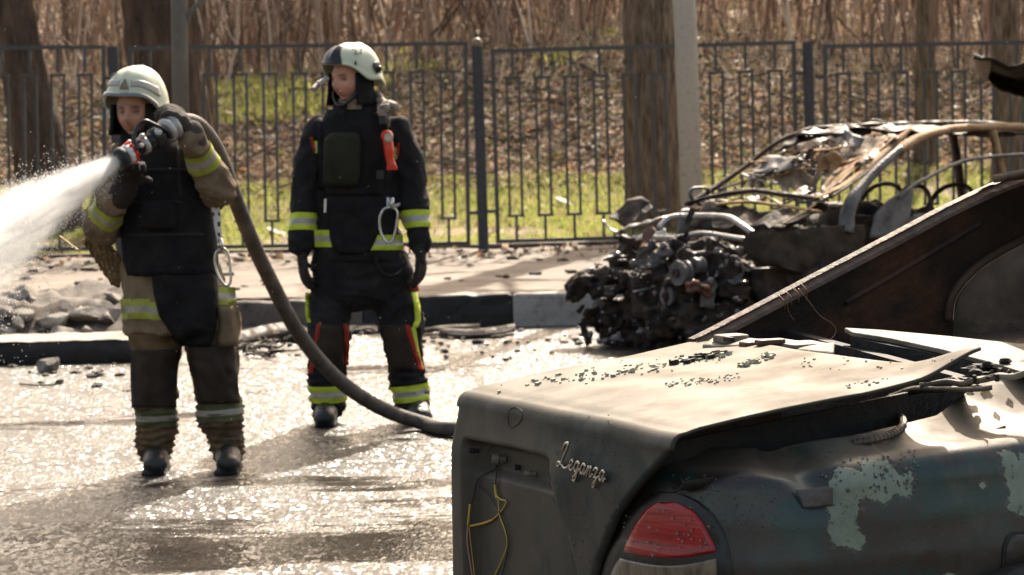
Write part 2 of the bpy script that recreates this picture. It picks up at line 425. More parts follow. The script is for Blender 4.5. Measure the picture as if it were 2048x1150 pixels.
# ---- thicket of bare stems behind the bank
stem_m = M('thicket_stems', [(.8, .8, .8), (1, 1, 1)], 12, .6, attr='Col', bump=0, transl=.25)
V, F, C_ = [], [], []
def stem(p, top, r, col, seg=5, lean=(0, 0), wob=.08):
    k0 = len(V); n = 4; pts = []
    for i in range(seg + 1):
        t = i / seg
        pts.append((p[0] + lean[0] * t + (random.uniform(-wob, wob) if 0 < i else 0), p[1] + lean[1] * t + random.uniform(-wob, wob), p[2] + top * t))
    for i, q in enumerate(pts):
        rr = r * (1 - .8 * i / seg)
        for j in range(n): V.append((q[0] + rr * math.cos(j * 1.571 + .6), q[1] + rr * math.sin(j * 1.571 + .6), q[2]))
    for i in range(seg):
        for j in range(n):
            k = (j + 1) % n
            F.append((k0 + i * n + j, k0 + i * n + k, k0 + (i + 1) * n + k, k0 + (i + 1) * n + j)); C_.append(col)
    return pts
SC = [(.46, .34, .26), (.56, .43, .34), (.34, .235, .175), (.74, .62, .51), (.42, .275, .205), (.24, .17, .13), (.17, .12, .09)]
for k in range(4700):
    Y = 35.5 + abs(random.gauss(0, 9)); x = random.uniform(-.40, .32) * Y
    if fbm(x * .7, Y * .3, 13) < -.28: continue
    col = tuple(np.array(random.choice(SC)) * random.uniform(.7, 1.2))
    hgt = random.uniform(1.8, 5.5)
    pts = stem((x, Y, bankz(x, Y) - .05), hgt, random.choice([.005, .007, .009, .012, .016, .024]) * random.uniform(.8, 1.2), col, lean=(random.gauss(0, .55), random.gauss(0, .45)), wob=.10)
    for b_ in range(random.randint(4, 9)):
        q = pts[random.randint(1, 4)]
        stem(q, random.uniform(.1, .9), random.uniform(.003, .007), col, seg=3, lean=(random.gauss(0, .5), random.gauss(0, .4)), wob=.06)
for k in range(330):      # stouter stems and slanting boughs that read one by one
    Y = random.uniform(36, 52); x = random.uniform(-.34, .26) * Y; col = tuple(np.array(random.choice([(.20, .14, .10), (.30, .22, .16), (.74, .64, .52), (.86, .78, .66), (.14, .10, .075)])) * random.uniform(.8, 1.2))
    sl = random.random() < .35
    pts = stem((x, Y, bankz(x, Y) - .05), random.uniform(1.2, 2.6) if sl else random.uniform(3, 6), random.uniform(.014, .038), col, seg=7, lean=(random.gauss(0, 1.6 if sl else .5), random.gauss(0, .5)), wob=.05)
    for b_ in range(random.randint(4, 9)):
        stem(pts[random.randint(1, 6)], random.uniform(.2, 1.3), random.uniform(.005, .012), col, seg=4, lean=(random.gauss(0, .9), random.gauss(0, .4)), wob=.07)
soup('thicket', V, F, stem_m, C_)
# dry grass and weeds at the foot of the thicket
DP = []
while len(DP) < 7500:
    x, Y = random.uniform(-14, 11), random.uniform(33.8, 44)
    if random.random() < .5 + .9 * fbm(x * .6, Y * .4, 31): DP.append((x, Y, bankz(x, Y) - .02))
Vg, Fg, cg = blades(DP, .42, .006, [(.62, .50, .38), (.52, .41, .30), (.72, .61, .48), (.42, .32, .23)])
soup('dry_grass', Vg, Fg, stem_m, cg)

# ---- tree trunks
bark = M('grey_brown_bark', [(.06, .040, .026), (.21, .145, .095), (.34, .25, .17)], 9, .9, bump=1.0, bscale=22, stretch=(3.2, 3.2, .55), bdist=.05)
dark_bark = M('dark_bark', [(.035, .023, .016), (.095, .06, .042), (.16, .105, .072)], 4, .9, bump=1.0, bscale=14, stretch=(3, 3, .6), bdist=.05)
def tree(path, radii, mat, label, seed, rough=.10, limbs=True, group='trees behind the fence'):
    rd = random.Random(seed)
    base = Vector(path[0]); t = empty('tree', base, label, 'tree', group)
    mb = MB(); pts = smooth_path(path, 22); m = len(pts); n = 72; rows = []
    for i, p in enumerate(pts):
        f = i / (m - 1) * (len(radii) - 1); a = min(int(f), len(radii) - 2); r = radii[a] + (radii[a + 1] - radii[a]) * (f - a)
        row = []
        for j in range(n):
            th = 2 * math.pi * j / n
            q = 1 + rough * .5 * nz(math.cos(th) * 2.2 + seed, math.sin(th) * 2.2, p.z * .7) + rough * abs(nz(math.cos(th) * 7 + seed, math.sin(th) * 7, p.z * 1.6)) * 1.7 + rough * .5 * abs(nz(math.cos(th) * 15 + seed, math.sin(th) * 15, p.z * 4))
            if i < 5: q += .12 * (5 - i) / 5 * max(0, math.cos(th * 5 + seed))
            row.append(p + Vector((math.cos(th), math.sin(th), 0)) * (r * q))
        rows.append(row)
    mb.grid(rows, closed=True).build('trunk', mat, t, smooth=True)
    if limbs:
        mb = MB(); top = pts[-1]; r0 = radii[-1]
        for k in range(9):
            an = k * 2.4 + rd.random(); z0 = pts[int(m * .72) + rd.randint(0, max(1, int(m * .27)))]
            d = Vector((math.cos(an), math.sin(an), rd.uniform(.7, 1.3)))
            a = z0; b1 = a + d * rd.uniform(.8, 1.4); c1 = b1 + (d + Vector((rd.gauss(0, .4), rd.gauss(0, .4), .4))) * rd.uniform(.7, 1.2)
            mb.tube(smooth_path([a, b1, c1], 4), [r0 * .42 * (1 - i / 11) for i in range(9)], 6)
            for q in range(5):
                s0 = b1.lerp(c1, rd.random()); e = s0 + Vector((rd.gauss(0, .5), rd.gauss(0, .5), rd.uniform(.2, 1.0)))
                mb.tube([s0, (s0 + e) / 2 + Vector((rd.gauss(0, .06), rd.gauss(0, .06), 0)), e], [.016, .012, .004], 4)
        mb.build('crown', mat, t, smooth=True)
    return t
def trunk(px0, py0, px1, py1, Y, w0, w1, up, mat, label, seed, **k):
    """visible trunk from its foot to the top of the frame, carried on upwards"""
    a, b_ = P(px0, py0, Y), P(px1, py1, Y)
    zb = bankz(a.x, Y) - .05; d = (b_ - a); d = d / d.z
    foot = a + d * (zb - a.z); topz = b_.z
    s = Y / FPX / 2
    mid = a.lerp(b_, .5)
    tree([foot, a.lerp(foot, .5) if (a - foot).length > .05 else foot + d * .1, mid, b_, b_ + d * up * .5, b_ + d * up],
         [w0 * s * 1.25, w0 * s * 1.05, (w0 + w1) * s / 2, w1 * s, w1 * s * .85, w1 * s * .7], mat, label, seed, **k)
trunk(85, 335, 25, 0, 29.0, 112, 72, 4.5, dark_bark, 'thick dark tree trunk leaning at the far left of the fence', 3)
trunk(352, 330, 318, 0, 30.0, 145, 140, 5.0, dark_bark, 'broad dark brown tree trunk behind the thin grey lamp pole', 5)
trunk(405, 330, 385, 0, 31.4, 62, 56, 4.5, bark, 'narrower grey brown trunk half hidden by the broad dark trunk', 8)
trunk(1313, 420, 1297, 0, 28.0, 110, 94, 5.0, bark, 'straight furrowed grey brown trunk beside the concrete pole', 12, rough=.13)
trunk(1850, 330, 1851, 0, 31.0, 44, 34, 4.5, bark, 'slim straight trunk behind the burnt car roof', 17)
trunk(2015, 300, 2010, 0, 30.2, 58, 54, 4.5, bark, 'trunk at the far right edge behind the charred panel', 23)
trunk(655, 180, 652, 0, 39.0, 15, 12, 3.5, bark, 'thin sapling stem above the helmet of the navy firefighter', 29, limbs=False)
trunk(128, 300, 132, 0, 40.0, 18, 14, 3.5, bark, 'thin sapling stem just right of the leaning left trunk', 31, limbs=False)

# ---- poles
galv = M('galvanised_steel', [(.10, .095, .085), (.17, .16, .145)], 5, .55, metal=.3, bump=.15, bscale=60)
pole_c = M('grey_lamp_pole', [(.30, .285, .25), (.44, .41, .36), (.37, .345, .305)], 22, .75, bump=.4, bscale=60)
Yp = 24.6; z0 = .2
a = G(1386, 470, .2); a = P(1386, 430, Yp); a.z = .2; top = P(1369, 0, Yp)
d = top - a; d = d / d.z
t = empty('lamp_pole', a, 'thick pale grey round concrete pole right of the furrowed trunk', 'pole')
MB().tube([a - d * .1, a + d * 2.6, a + d * 6], [.093, .091, .08], 24).build('shaft', pole_c, t, smooth=True)
mb = MB().tube([a + d * 6, a + d * 6.4 + Vector((-.3, -.3, 0)), a + d * 6.5 + Vector((-1.2, -1.2, .1))], .035, 10); mb.build('arm', galv, t, smooth=True)
Yq = 23.2
a = P(362, 420, Yq); a.z = .2; top = P(358, 0, Yq); d = top - a; d = d / d.z
t = empty('sign_pole', a, 'thin grey metal pole behind the hose firefighter, with curved side branch', 'pole')
MB().tube([a - d * .1, a + d * 2.4, a + d * 5], [.066, .064, .058], 20).build('shaft', galv, t, smooth=True)
q = smooth_path([P(374, 45, Yq), P(380, 28, Yq), P(392, 12, Yq), P(412, -4, Yq), P(450, -20, Yq)], 5)
MB().tube(q, .018, 10).build('branch_pipe', galv, t, smooth=True)

# ---- iron fence
iron = M('dark_fence_paint', [(.038, .036, .034), (.07, .066, .062)], 30, .5, bump=.2, bscale=90, spec=.5)
post_m = M('blue_grey_post_paint', [(.030, .032, .038), (.052, .053, .06)], 20, .55, bump=.2, bscale=90)
ball_m = M('weathered_ball_finial', [(.16, .12, .07), (.26, .2, .13)], 20, .5)
FY = 25.9; s = FY / FPX
fx = [P(q, 300, FY).x for q in (-1165, -455, 235, 962, 1622, 2330)]
fence = empty('iron_fence', (fx[3], FY, .2), 'dark iron fence of welded rectangle bars running behind the pavement', 'fence')
for i, x in enumerate(fx):
    mb = MB(); lean = -.012
    zt = (2.13, 2.1, 2.045, 1.98, 1.94, 1.94)[i]
    mb.tube([Vector((x - lean * .2, FY, .1)), Vector((x + lean, FY, zt))], .047, 14)
    p = mb.build('fence_post', post_m, fence, smooth=False)
    if i == 3:
        MB().ball((x + lean, FY, zt + .03), .046, 14, 10).build('ball_finial', ball_m, p, smooth=True)
    else:
        MB().box((x + lean, FY, zt + .006), (.09, .09, .012)).build('cap', post_m, p)
def panel(xa, xb, z0, z1, n, tilt):
    f = empty('panel', (xa, FY, z0)); f.parent = fence; f.location = Vector((xa, FY, z0)) - fence.location
    f.rotation_euler.y = -tilt
    Lx, Hz = xb - xa, z1 - z0
    def loc(mb, name, par=f):
        me = mb.mesh(name); o = bpy.data.objects.new(name, me); COL.objects.link(o); o.parent = par; me.materials.append(iron); return o
    W = .036
    loc(MB().box((Lx / 2, 0, Hz - .017), (Lx, W, .034)), 'top_rail'); loc(MB().box((Lx / 2, 0, .017), (Lx, W, .034)), 'bottom_rail')
    for x in (.018, Lx - .018): loc(MB().box((x, -.002, Hz / 2), (.036, .038, Hz - .07)), 'stile')
    for x, sg in ((0, -1), (Lx, 1)):
        for z in (.28, Hz - .28): loc(MB().box((x + sg * .033, 0, z), (.064, .02, .03)), 'bracket')
    unit = None
    pitch = Lx / (n + .45); zt, zb = Hz - .255, .235; w_ = .108; b_ = .024
    if unit is None:
        mb = MB()
        mb.box((0, 0, (zt + Hz - .034) / 2 + b_ / 2), (b_, b_, Hz - .034 - zt - b_)); mb.box((0, 0, zt), (w_ + b_ + .012, b_ + .004, b_))
        for x in (-w_ / 2, w_ / 2): mb.box((x, 0, (zt + zb) / 2), (b_ * .95, b_ * .95, zt - zb - b_))
        mb.box((0, 0, zb), (w_ + b_ + .01, b_ + .004, b_)); mb.box((0, 0, (zb + .034) / 2 - b_ / 4), (b_, b_, zb - .034 - b_ / 2))
        unit = mb.mesh('baluster'); unit.materials.append(iron)
    for k in range(n):
        o = bpy.data.objects.new('baluster', unit); COL.objects.link(o); o.parent = f; o.location = (pitch * (k + .72), random.uniform(-.002, .002), 0)
        o.rotation_euler.y = random.uniform(-.004, .004)
for i in range(5):
    panel(fx[i] + .11, fx[i + 1] - .11, (.38, .36, .30, .28, .30)[i], (2.15, 2.13, 2.055, 1.954, 1.925)[i], (11, 11, 11, 10, 11)[i], (-.01, -.022, -.010, .004, -.004)[i])
# ================================================================== laying cut pieces onto a surface
def bvh_of(objs):
    vs, fs = [], []
    for o in objs:
        b = wloc(o); k = len(vs)
        vs += [v.co + b for v in o.data.vertices]; fs += [tuple(i + k for i in p.vertices) for p in o.data.polygons]
    return BVHTree.FromPolygons(vs, fs)
def hitter(bvh, y_guess):
    def hit(px, py):
        d = ray(px, py).normalized(); p, n, i, di = bvh.ray_cast(EYE, d)
        if p is None: return P(px, py, y_guess), None
        return p, n
    return hit
def patch(rows, ncol, hit, off=.005, edge=.6, n_row=None, smooth_it=2, bow=0.0):
    """rows: (py, px left, px right) from top to bottom; returns MB with a sheet laid on the surface"""
    n_row = n_row or max(4, int(abs(rows[-1][0] - rows[0][0]) / 6) + 1)
    ys = np.linspace(0, len(rows) - 1, n_row); pts, ok = [], []
    for q in ys:
        a = min(int(q), len(rows) - 2); f = q - a
        y, xl, xr = [rows[a][k] + (rows[a + 1][k] - rows[a][k]) * f for k in range(3)]
        r_, o_ = [], []
        for j in range(ncol):
            t = j / (ncol - 1); p, n = hit(xl + (xr - xl) * t, y + bow * (xr - xl) / 180 * math.sin(math.pi * t)); r_.append(p); o_.append(n is not None)
        pts.append(r_); ok.append(o_)
    # where the sheet hangs past the surface keep the depth of its neighbours
    D = np.array([[(p - EYE).length for p in r] for r in pts]); K = np.array(ok)
    if K.any() and not K.all():
        med = np.median(D[K])
        for i in range(D.shape[0]):
            idx = np.where(K[i])[0]
            for j in range(D.shape[1]):
                if not K[i, j]: D[i, j] = D[i, idx[np.argmin(abs(idx - j))]] if len(idx) else med
    med = np.median(D); D = np.clip(D, med - .35, med + .35)
    for _ in range(smooth_it):
        E = np.pad(D, 1, mode='edge'); S4 = (E[:-2, 1:-1] + E[2:, 1:-1] + E[1:-1, :-2] + E[1:-1, 2:]) / 4; D = np.minimum(D, D * .4 + S4 * .6) if edge else D * .4 + S4 * .6
    out = []
    for i, r in enumerate(pts):
        out.append([EYE + (p - EYE).normalized() * (D[i, j] - off * (edge if (j in (0, ncol - 1) or i in (0, n_row - 1)) else 1)) for j, p in enumerate(r)])
    mb = MB(); mb.grid(out); return mb
def ring_band(bvh, c, ax, w, n=36, off=.004, rmax=.4, up=None, rows=3):
    """a band of cloth round a limb: c on its axis, ax along it"""
    c, ax = Vector(c), Vector(ax).normalized(); x = ax.orthogonal().normalized(); y = ax.cross(x); out = []
    for k in range(rows):
        q = c + ax * (w * (k / (rows - 1) - .5)); R0 = []
        for j in range(n):
            th = 2 * math.pi * j / n; d = x * math.cos(th) + y * math.sin(th); p, nn, i, di = bvh.ray_cast(q, d, rmax)
            R0.append(di if p is not None else None)
        good = [r for r in R0 if r]
        m = sorted(good)[len(good) // 2] if good else .08
        R0 = [min(r, m * 1.6) if r else m for r in R0]
        for _ in range(2): R0 = [max(R0[j], (R0[j - 1] + 2 * R0[j] + R0[(j + 1) % n]) / 4) for j in range(n)]
        out.append([q + (x * math.cos(2 * math.pi * j / n) + y * math.sin(2 * math.pi * j / n)) * (R0[j] + off) for j in range(n)])
    mb = MB(); mb.grid(out, closed=True); return mb
# ================================================================== SCORCHED SEDAN IN FRONT
AL = R_(25)
SA, SN = Vector((math.cos(AL), math.sin(AL), 0)), Vector((-math.sin(AL), math.cos(AL), 0))
SR0 = Vector((.316, 6.0, 0))
def C(s, t, z): return SR0 + SA * s + SN * t + Vector((0, 0, z))
def interp(x, xs, ys): return float(np.interp(x, xs, ys))
def smst(x, a, b): t = min(1, max(0, (x - a) / (b - a))); return t * t * (3 - 2 * t)
sedan = empty('burnt_sedan', C(1.9, .52, 0), 'scorched dark green sedan with popped boot lid and peeling paint, closest to the camera', 'car')

def paint_material(name, spots=(), ash=(.150, .120, .086), body=None, ash_lo=.62, ash_hi=.93, ash_max=.93, r0=.20, r1=.42, ash_r=.45):
    m = M(name, body or [(.012, .019, .019), (.022, .030, .028), (.052, .046, .036), (.028, .024, .02)], 4.5, r0, r1, bump=.05, bscale=160, detail=9, spec=.5, dist=.4)
    N, L, b = nodes_of(m)
    base = b.inputs['Base Color'].links[0].from_socket
    rough = b.inputs['Roughness'].links[0].from_socket
    def mix(f, a, c):
        x = N.new('ShaderNodeMix'); x.data_type = 'RGBA'; L.new(f, x.inputs[0])
        for k, q in ((6, a), (7, c)):
            if isinstance(q, tuple): x.inputs[k].default_value = (*q, 1)
            else: L.new(q, x.inputs[k])
        return x.outputs[2]
    def mathn(op, a, c):
        x = N.new('ShaderNodeMath'); x.operation = op
        for k, q in enumerate((a, c)):
            if isinstance(q, (int, float)): x.inputs[k].default_value = q
            else: L.new(q, x.inputs[k])
        return x.outputs[0]
    def mr(x, a, c, d, e):
        r = N.new('ShaderNodeMapRange'); r.interpolation_type = 'SMOOTHSTEP'
        for k, q in enumerate((a, c, d, e)): r.inputs[k + 1].default_value = q
        L.new(x, r.inputs[0]); return r.outputs[0]
    tc = N.new('ShaderNodeTexCoord')
    def noi(sc, de=6, stretch=(1, 1, 1), off=(0, 0, 0)):
        mp = N.new('ShaderNodeMapping'); mp.inputs['Scale'].default_value = stretch; mp.inputs['Location'].default_value = off; L.new(tc.outputs['Object'], mp.inputs[0])
        n = N.new('ShaderNodeTexNoise'); n.inputs['Scale'].default_value = sc; n.inputs['Detail'].default_value = de; n.inputs['Roughness'].default_value = .65; L.new(mp.outputs[0], n.inputs['Vector']); return n.outputs['Fac']
    # soot and dust settled on the panel: amount carried by the mesh
    at = N.new('ShaderNodeAttribute'); at.attribute_name = 'dust'
    dm = mr(mathn('ADD', at.outputs['Fac'], mathn('ADD', mathn('MULTIPLY', mathn('SUBTRACT', noi(7, 8), .5), 1.3), mathn('MULTIPLY', mathn('SUBTRACT', noi(16, 6, (2.2, 2.2, .35), (4, 4, 4)), .5), .8))), .2, .8, 0, 1)
    col = mix(mathn('MULTIPLY', dm, .85), base, (.080, .066, .049))
    # pale ash on faces that look up, and the fender shoulder's painted highlight
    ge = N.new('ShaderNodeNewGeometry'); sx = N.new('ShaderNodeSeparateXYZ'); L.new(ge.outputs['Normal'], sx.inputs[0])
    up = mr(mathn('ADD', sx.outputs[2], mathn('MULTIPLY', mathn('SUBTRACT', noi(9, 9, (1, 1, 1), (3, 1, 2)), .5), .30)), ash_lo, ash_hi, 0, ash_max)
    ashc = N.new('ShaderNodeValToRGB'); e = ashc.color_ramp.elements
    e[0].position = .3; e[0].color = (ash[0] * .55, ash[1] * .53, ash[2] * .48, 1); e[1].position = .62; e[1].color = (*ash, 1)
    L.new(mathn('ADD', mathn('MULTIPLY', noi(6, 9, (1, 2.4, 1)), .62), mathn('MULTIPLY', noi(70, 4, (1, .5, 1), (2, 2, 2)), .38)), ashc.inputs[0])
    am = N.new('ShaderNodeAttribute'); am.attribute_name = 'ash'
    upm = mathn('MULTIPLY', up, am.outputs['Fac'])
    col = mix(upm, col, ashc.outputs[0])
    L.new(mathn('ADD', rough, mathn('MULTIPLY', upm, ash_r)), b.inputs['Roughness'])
    if spots:
        acc = None; nn = noi(26, 5); n2 = noi(70, 3)
        for p, r in spots:
            vm = N.new('ShaderNodeVectorMath'); vm.operation = 'DISTANCE'; L.new(tc.outputs['Object'], vm.inputs[0]); vm.inputs[1].default_value = p
            q = mathn('SUBTRACT', vm.outputs['Value'], r); acc = q if acc is None else mathn('MINIMUM', acc, q)
        acc = mathn('ADD', acc, mathn('MULTIPLY', mathn('SUBTRACT', nn, .5), .055)); acc = mathn('ADD', acc, mathn('MULTIPLY', mathn('SUBTRACT', n2, .5), .02))
        f = mr(acc, -.0012, .0012, 1, 0)
        under = mathn('ADD', acc, mathn('MULTIPLY', mathn('SUBTRACT', noi(45, 5, (1, 1, 1), (8, 8, 8)), .5), .05))
        col = mix(mathn('MULTIPLY', mr(under, .0015, .0035, 1, 0), .8), col, (.075, .088, .086))
        col = mix(mathn('MULTIPLY', mr(acc, .004, .016, 1, 0), .35), col, (.05, .032, .02))
        primer = N.new('ShaderNodeValToRGB'); pe = primer.color_ramp.elements; pe[0].position = .35; pe[0].color = (.15, .18, .13, 1); pe[1].position = .65; pe[1].color = (.225, .25, .185, 1); L.new(noi(22, 7, (1, 1, 1), (1, 5, 2)), primer.inputs[0])
        holes = mr(noi(34, 6, (1, 1, 1), (5, 5, 5)), .60, .615, 1, .15)
        col = mix(mathn('MULTIPLY', f, holes), col, primer.outputs[0])
        L.new(mathn('ADD', mathn('MULTIPLY', f, .12), b.inputs['Roughness'].links[0].from_socket), b.inputs['Roughness'])
        bp2 = N.new('ShaderNodeBump'); bp2.inputs['Strength'].default_value = .8; bp2.inputs['Distance'].default_value = .002
        L.new(f, bp2.inputs['Height']); L.new(b.inputs['Normal'].links[0].from_socket, bp2.inputs['Normal']); L.new(bp2.outputs[0], b.inputs['Normal'])
    L.new(col, b.inputs['Base Color'])
    return m
def fattr(o, name, vals):
    a = o.data.attributes.new(name, 'FLOAT', 'POINT'); a.data.foreach_set('value', np.asarray(vals, dtype=np.float32))

# ---- boot lid
LW = 1.06
def lid_z(s, t):
    z = interp(s, [0, .03, .06, .25, .45, .64, .74], [.885, .904, .912, .937, .957, .985, .999])
    z += .035 * smst(s, .58, .76) * math.exp(-(t / .13) ** 2)
    z += .010 * math.sin(math.pi * t / LW) * smst(s, .0, .2) + .004 * nz(s * 5, t * 5, 2)
    return z
def s_front(t): return .645 + .095 * math.exp(-(t / .10) ** 2) + .012 * math.sin(t * 9)
def right_t(z): return interp(z, [.45, .6, .71, .80, .86, .885], [.40, .31, .22, .105, .02, 0])
def left_t(z): return interp(z, [.45, .80, .86, .885], [1.088, 1.078, 1.065, 1.052])
def recess(t, z):
    edge_r = interp(z, [.40, .57, .73, .80], [.36, .42, .53, .56])
    a = smst(t, edge_r - .012, edge_r + .022) * (1 - smst(t, .985, 1.01)); b = 1 - smst(z, .783, .806 - .02 * abs(t - .75))
    upper = smst(z, .715, .735)
    return a * b * (.030 + .028 * upper)
rows, dust, ash = [], [], []
NT = 110
prof = []   # (kind, value)
for k in range(44): prof.append(('top', 1 - k / 43))
for k in range(1, 9): prof.append(('arc', k / 8))
for k in range(1, 78): prof.append(('face', k / 77))
ARC = .030
for kind, q in prof:
    row = []
    for j in range(NT):
        f = j / (NT - 1)
        if kind == 'top':
            t = LW * f; sf = s_front(t); s_ = ARC + (sf - ARC) * q
            z = lid_z(s_, t)
            # rounded long edges
            row.append(C(s_, t, z)); dust.append(.5); ash.append((.35 + .65 * smst(s_ + .25 * (LW - t) - .2 + .12 * nz(s_ * 4, t * 4, 7), -.05, .45)))
        elif kind == 'arc':
            an = q * math.pi / 2; t = LW * f; z1 = lid_z(ARC, t)
            s_ = ARC - (ARC + .004) * math.sin(an); z = z1 - .034 * (1 - math.cos(an))
            row.append(C(s_, t, z)); dust.append(.45); ash.append(.35)
        else:
            z = .868 - q * .44; a, b_ = right_t(z), left_t(z); t = a + (b_ - a) * f
            s_ = -.004 - .016 * smst(.868 - z, 0, .12) + recess(t, z) + .003 * nz(t * 6, z * 6)
            e = min(t - a, b_ - t); s_ += .012 * max(0, 1 - e / .02) ** 2
            row.append(C(s_, t, z)); dust.append(.18 + .62 * smst(t, .42, .72) + .1 * nz(t * 9, z * 3)); ash.append(.5)
    rows.append(row)
lid_paint = paint_material('sooty_lid_paint', ash=(.150, .122, .092), r0=.44, r1=.64, ash_r=.2)
mb = MB().grid(rows)
lid_paint.node_tree.nodes['Principled BSDF'].inputs['Specular IOR Level'].default_value = .2
lid = mb.build('boot_lid', lid_paint, sedan, smooth=True, fix=False)
fattr(lid, 'dust', dust); fattr(lid, 'ash', ash)
if lid.data.polygons[5].normal.z < 0: lid.data.flip_normals()
md = lid.modifiers.new('solid', 'SOLIDIFY'); md.thickness = .007; md.offset = -1
lid_bvh = bvh_of([lid]); lid_hit = hitter(lid_bvh, 6.5)

soot = M('black_soot', [(.006, .005, .005), (.016, .013, .012), (.03, .024, .02)], 6, .75, bump=.6, bscale=50)
rust = M('fresh_rust', [(.030, .017, .011), (.085, .048, .028), (.055, .034, .024), (.13, .085, .055)], 5, .6, bump=.4, bscale=60, dist=.5)
ash_metal = M('ash_coated_metal', [(.05, .04, .03), (.17, .14, .105), (.27, .23, .18)], 9, .7, bump=.5, bscale=40, detail=8)
chrome = M('dulled_chrome', [(.35, .31, .27), (.62, .57, .5)], 25, .22, metal=1, bump=.15, bscale=60)
rubber = M('black_rubber', [(.010, .010, .010), (.02, .019, .018)], 10, .6, bump=.2)

# ---- quarter panel with shoulder and rear pillar foot
PLAN = smooth_path([Vector((.012, .44, 0)), Vector((0, .33, 0)), Vector((.012, .17, 0)), Vector((.05, .04, 0)), Vector((.12, -.055, 0)), Vector((.22, -.105, 0)), Vector((.38, -.13, 0)),
                    Vector((.62, -.147, 0)), Vector((1.0, -.158, 0)), Vector((1.6, -.165, 0)), Vector((2.4, -.165, 0)), Vector((3.2, -.15, 0)), Vector((3.75, -.10, 0)), Vector((3.95, .05, 0)), Vector((4.0, .3, 0)), Vector((4.0, .52, 0))], 14)
acc = [0]
for a, b_ in zip(PLAN, PLAN[1:]): acc.append(acc[-1] + (b_ - a).length)
NS = 260; us = np.concatenate([np.linspace(0, 1.55, 190), np.linspace(1.55, acc[-1], 71)[1:]])
def plan_at(u):
    x = float(np.interp(u, acc, [p.x for p in PLAN])); y = float(np.interp(u, acc, [p.y for p in PLAN]))
    x2 = float(np.interp(u + .01, acc, [p.x for p in PLAN])); y2 = float(np.interp(u + .01, acc, [p.y for p in PLAN]))
    d = Vector((x2 - x, y2 - y, 0)); d = d.normalized() if d.length > 1e-6 else Vector((0, 1, 0))
    return x, y, Vector((-d.y, d.x, 0))        # inward normal (s,t)
def z_ridge(s): return .822 + .036 * min(s, 1.2)
def z_inner(s): return interp(s, [0, .07, .25, .46, .69, .85, 1.02, 1.2, 1.55, 1.6], [.846, .851, .860, .868, .882, .918, .962, 1.04, 1.34, 1.34]) if s < 1.62 else .9
rows, dust, ash = [], [], []
prof_z = [(.24, .03), (.34, .008), (.45, 0), (.56, -.002), (.62, -.006), (.645, -.004), (.665, .001), (.70, .003), (.735, .008), (.765, .016)]
for k in range(34):
    rows.append([])
for u in us:
    x, y, inn = plan_at(u); zr = z_ridge(x); rear = smst(u, .20, .50)       # rear: how far round the corner onto the side
    col = []
    for z, d in prof_z: col.append((z if z < .6 else z * 1.0, d))
    for k in range(1, 11):
        an = k / 10 * math.pi / 2
        col.append((.765 + (zr - .765) * math.sin(an), .016 + .055 * (1 - math.cos(an))))
    zi = z_inner(x); wi = interp(x, [.42, .69, .85, 1.02, 1.3, 1.6], [.085, .19, .31, .38, .3, .2])
    for k in range(1, 15):
        f = k / 14; bow = math.sin(f * math.pi)
        col.append((zr + (zi - zr) * (f ** 1.6 if x > .45 else f) - .006 * bow, .071 + wi * f))
    for i, (z, d) in enumerate(col):
        # dent behind the shoulder and crumples
        g = math.exp(-((x - .27) / .055) ** 2 - ((z - .812) / .045) ** 2); d2 = d + .030 * g; z2 = z - .022 * g
        g2 = math.exp(-((x - .335) / .035) ** 2 - ((z - .80) / .05) ** 2); d2 -= .014 * g2
        z2 -= .012 * math.exp(-((x - .2) / .05) ** 2) * smst(z, .80, .83)
        d2 += .0035 * nz(x * 7, z * 7, 3) * smst(x, .1, .3) + .004 * fbm(x * 3, z * 3, 8) * smst(x, .2, .4)
        q = Vector((x, y, 0)) + inn * d2
        rows[i].append(C(q.x, q.y, z2))
        dust.append(0); ash.append(0)
mb = MB().grid(rows)
dust, ash = [], []
for i, r in enumerate(rows):
    for j, p in enumerate(r):
        x = plan_at(us[j])[0]
        dust.append(.02 + .30 * smst(x, .25, .7) + .35 * smst(i, 16, 24)); ash.append((.55 + .45 * smst(x, .28, .6)) if i > 12 else .25)  # pale ash raised on the shoulder rows to paint in the ridge highlight
probe = mb.build('quarter_panel', rubber, sedan, smooth=True, fix=True)
fb = bvh_of([probe]); side_hit = hitter(fb, 6.05)
n0 = probe.data.polygons[3 * (len(us) - 1) + 60].normal
if n0.dot(-SN) < 0: probe.data.flip_normals()
base = wloc(sedan)
def spot(px, py, r): return (tuple(side_hit(px, py)[0] - base), r / 985.0)
spots = [spot(1705, 968, 40), spot(1760, 958, 46), spot(1808, 975, 26), spot(1690, 1015, 36), spot(1688, 1060, 34), spot(1708, 1080, 20), spot(1735, 935, 18),
         spot(2020, 925, 22), spot(2040, 960, 38), spot(2048, 1005, 34), spot(2060, 930, 30), spot(1969, 971, 4), spot(1900, 1180, 30), spot(2200, 1000, 50)]
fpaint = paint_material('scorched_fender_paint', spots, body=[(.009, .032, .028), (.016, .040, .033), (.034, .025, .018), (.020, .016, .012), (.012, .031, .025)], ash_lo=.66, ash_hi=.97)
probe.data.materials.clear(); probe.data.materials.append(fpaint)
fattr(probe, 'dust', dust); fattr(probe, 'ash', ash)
md = probe.modifiers.new('solid', 'SOLIDIFY'); md.thickness = .012; md.offset = -1
quarter = probe

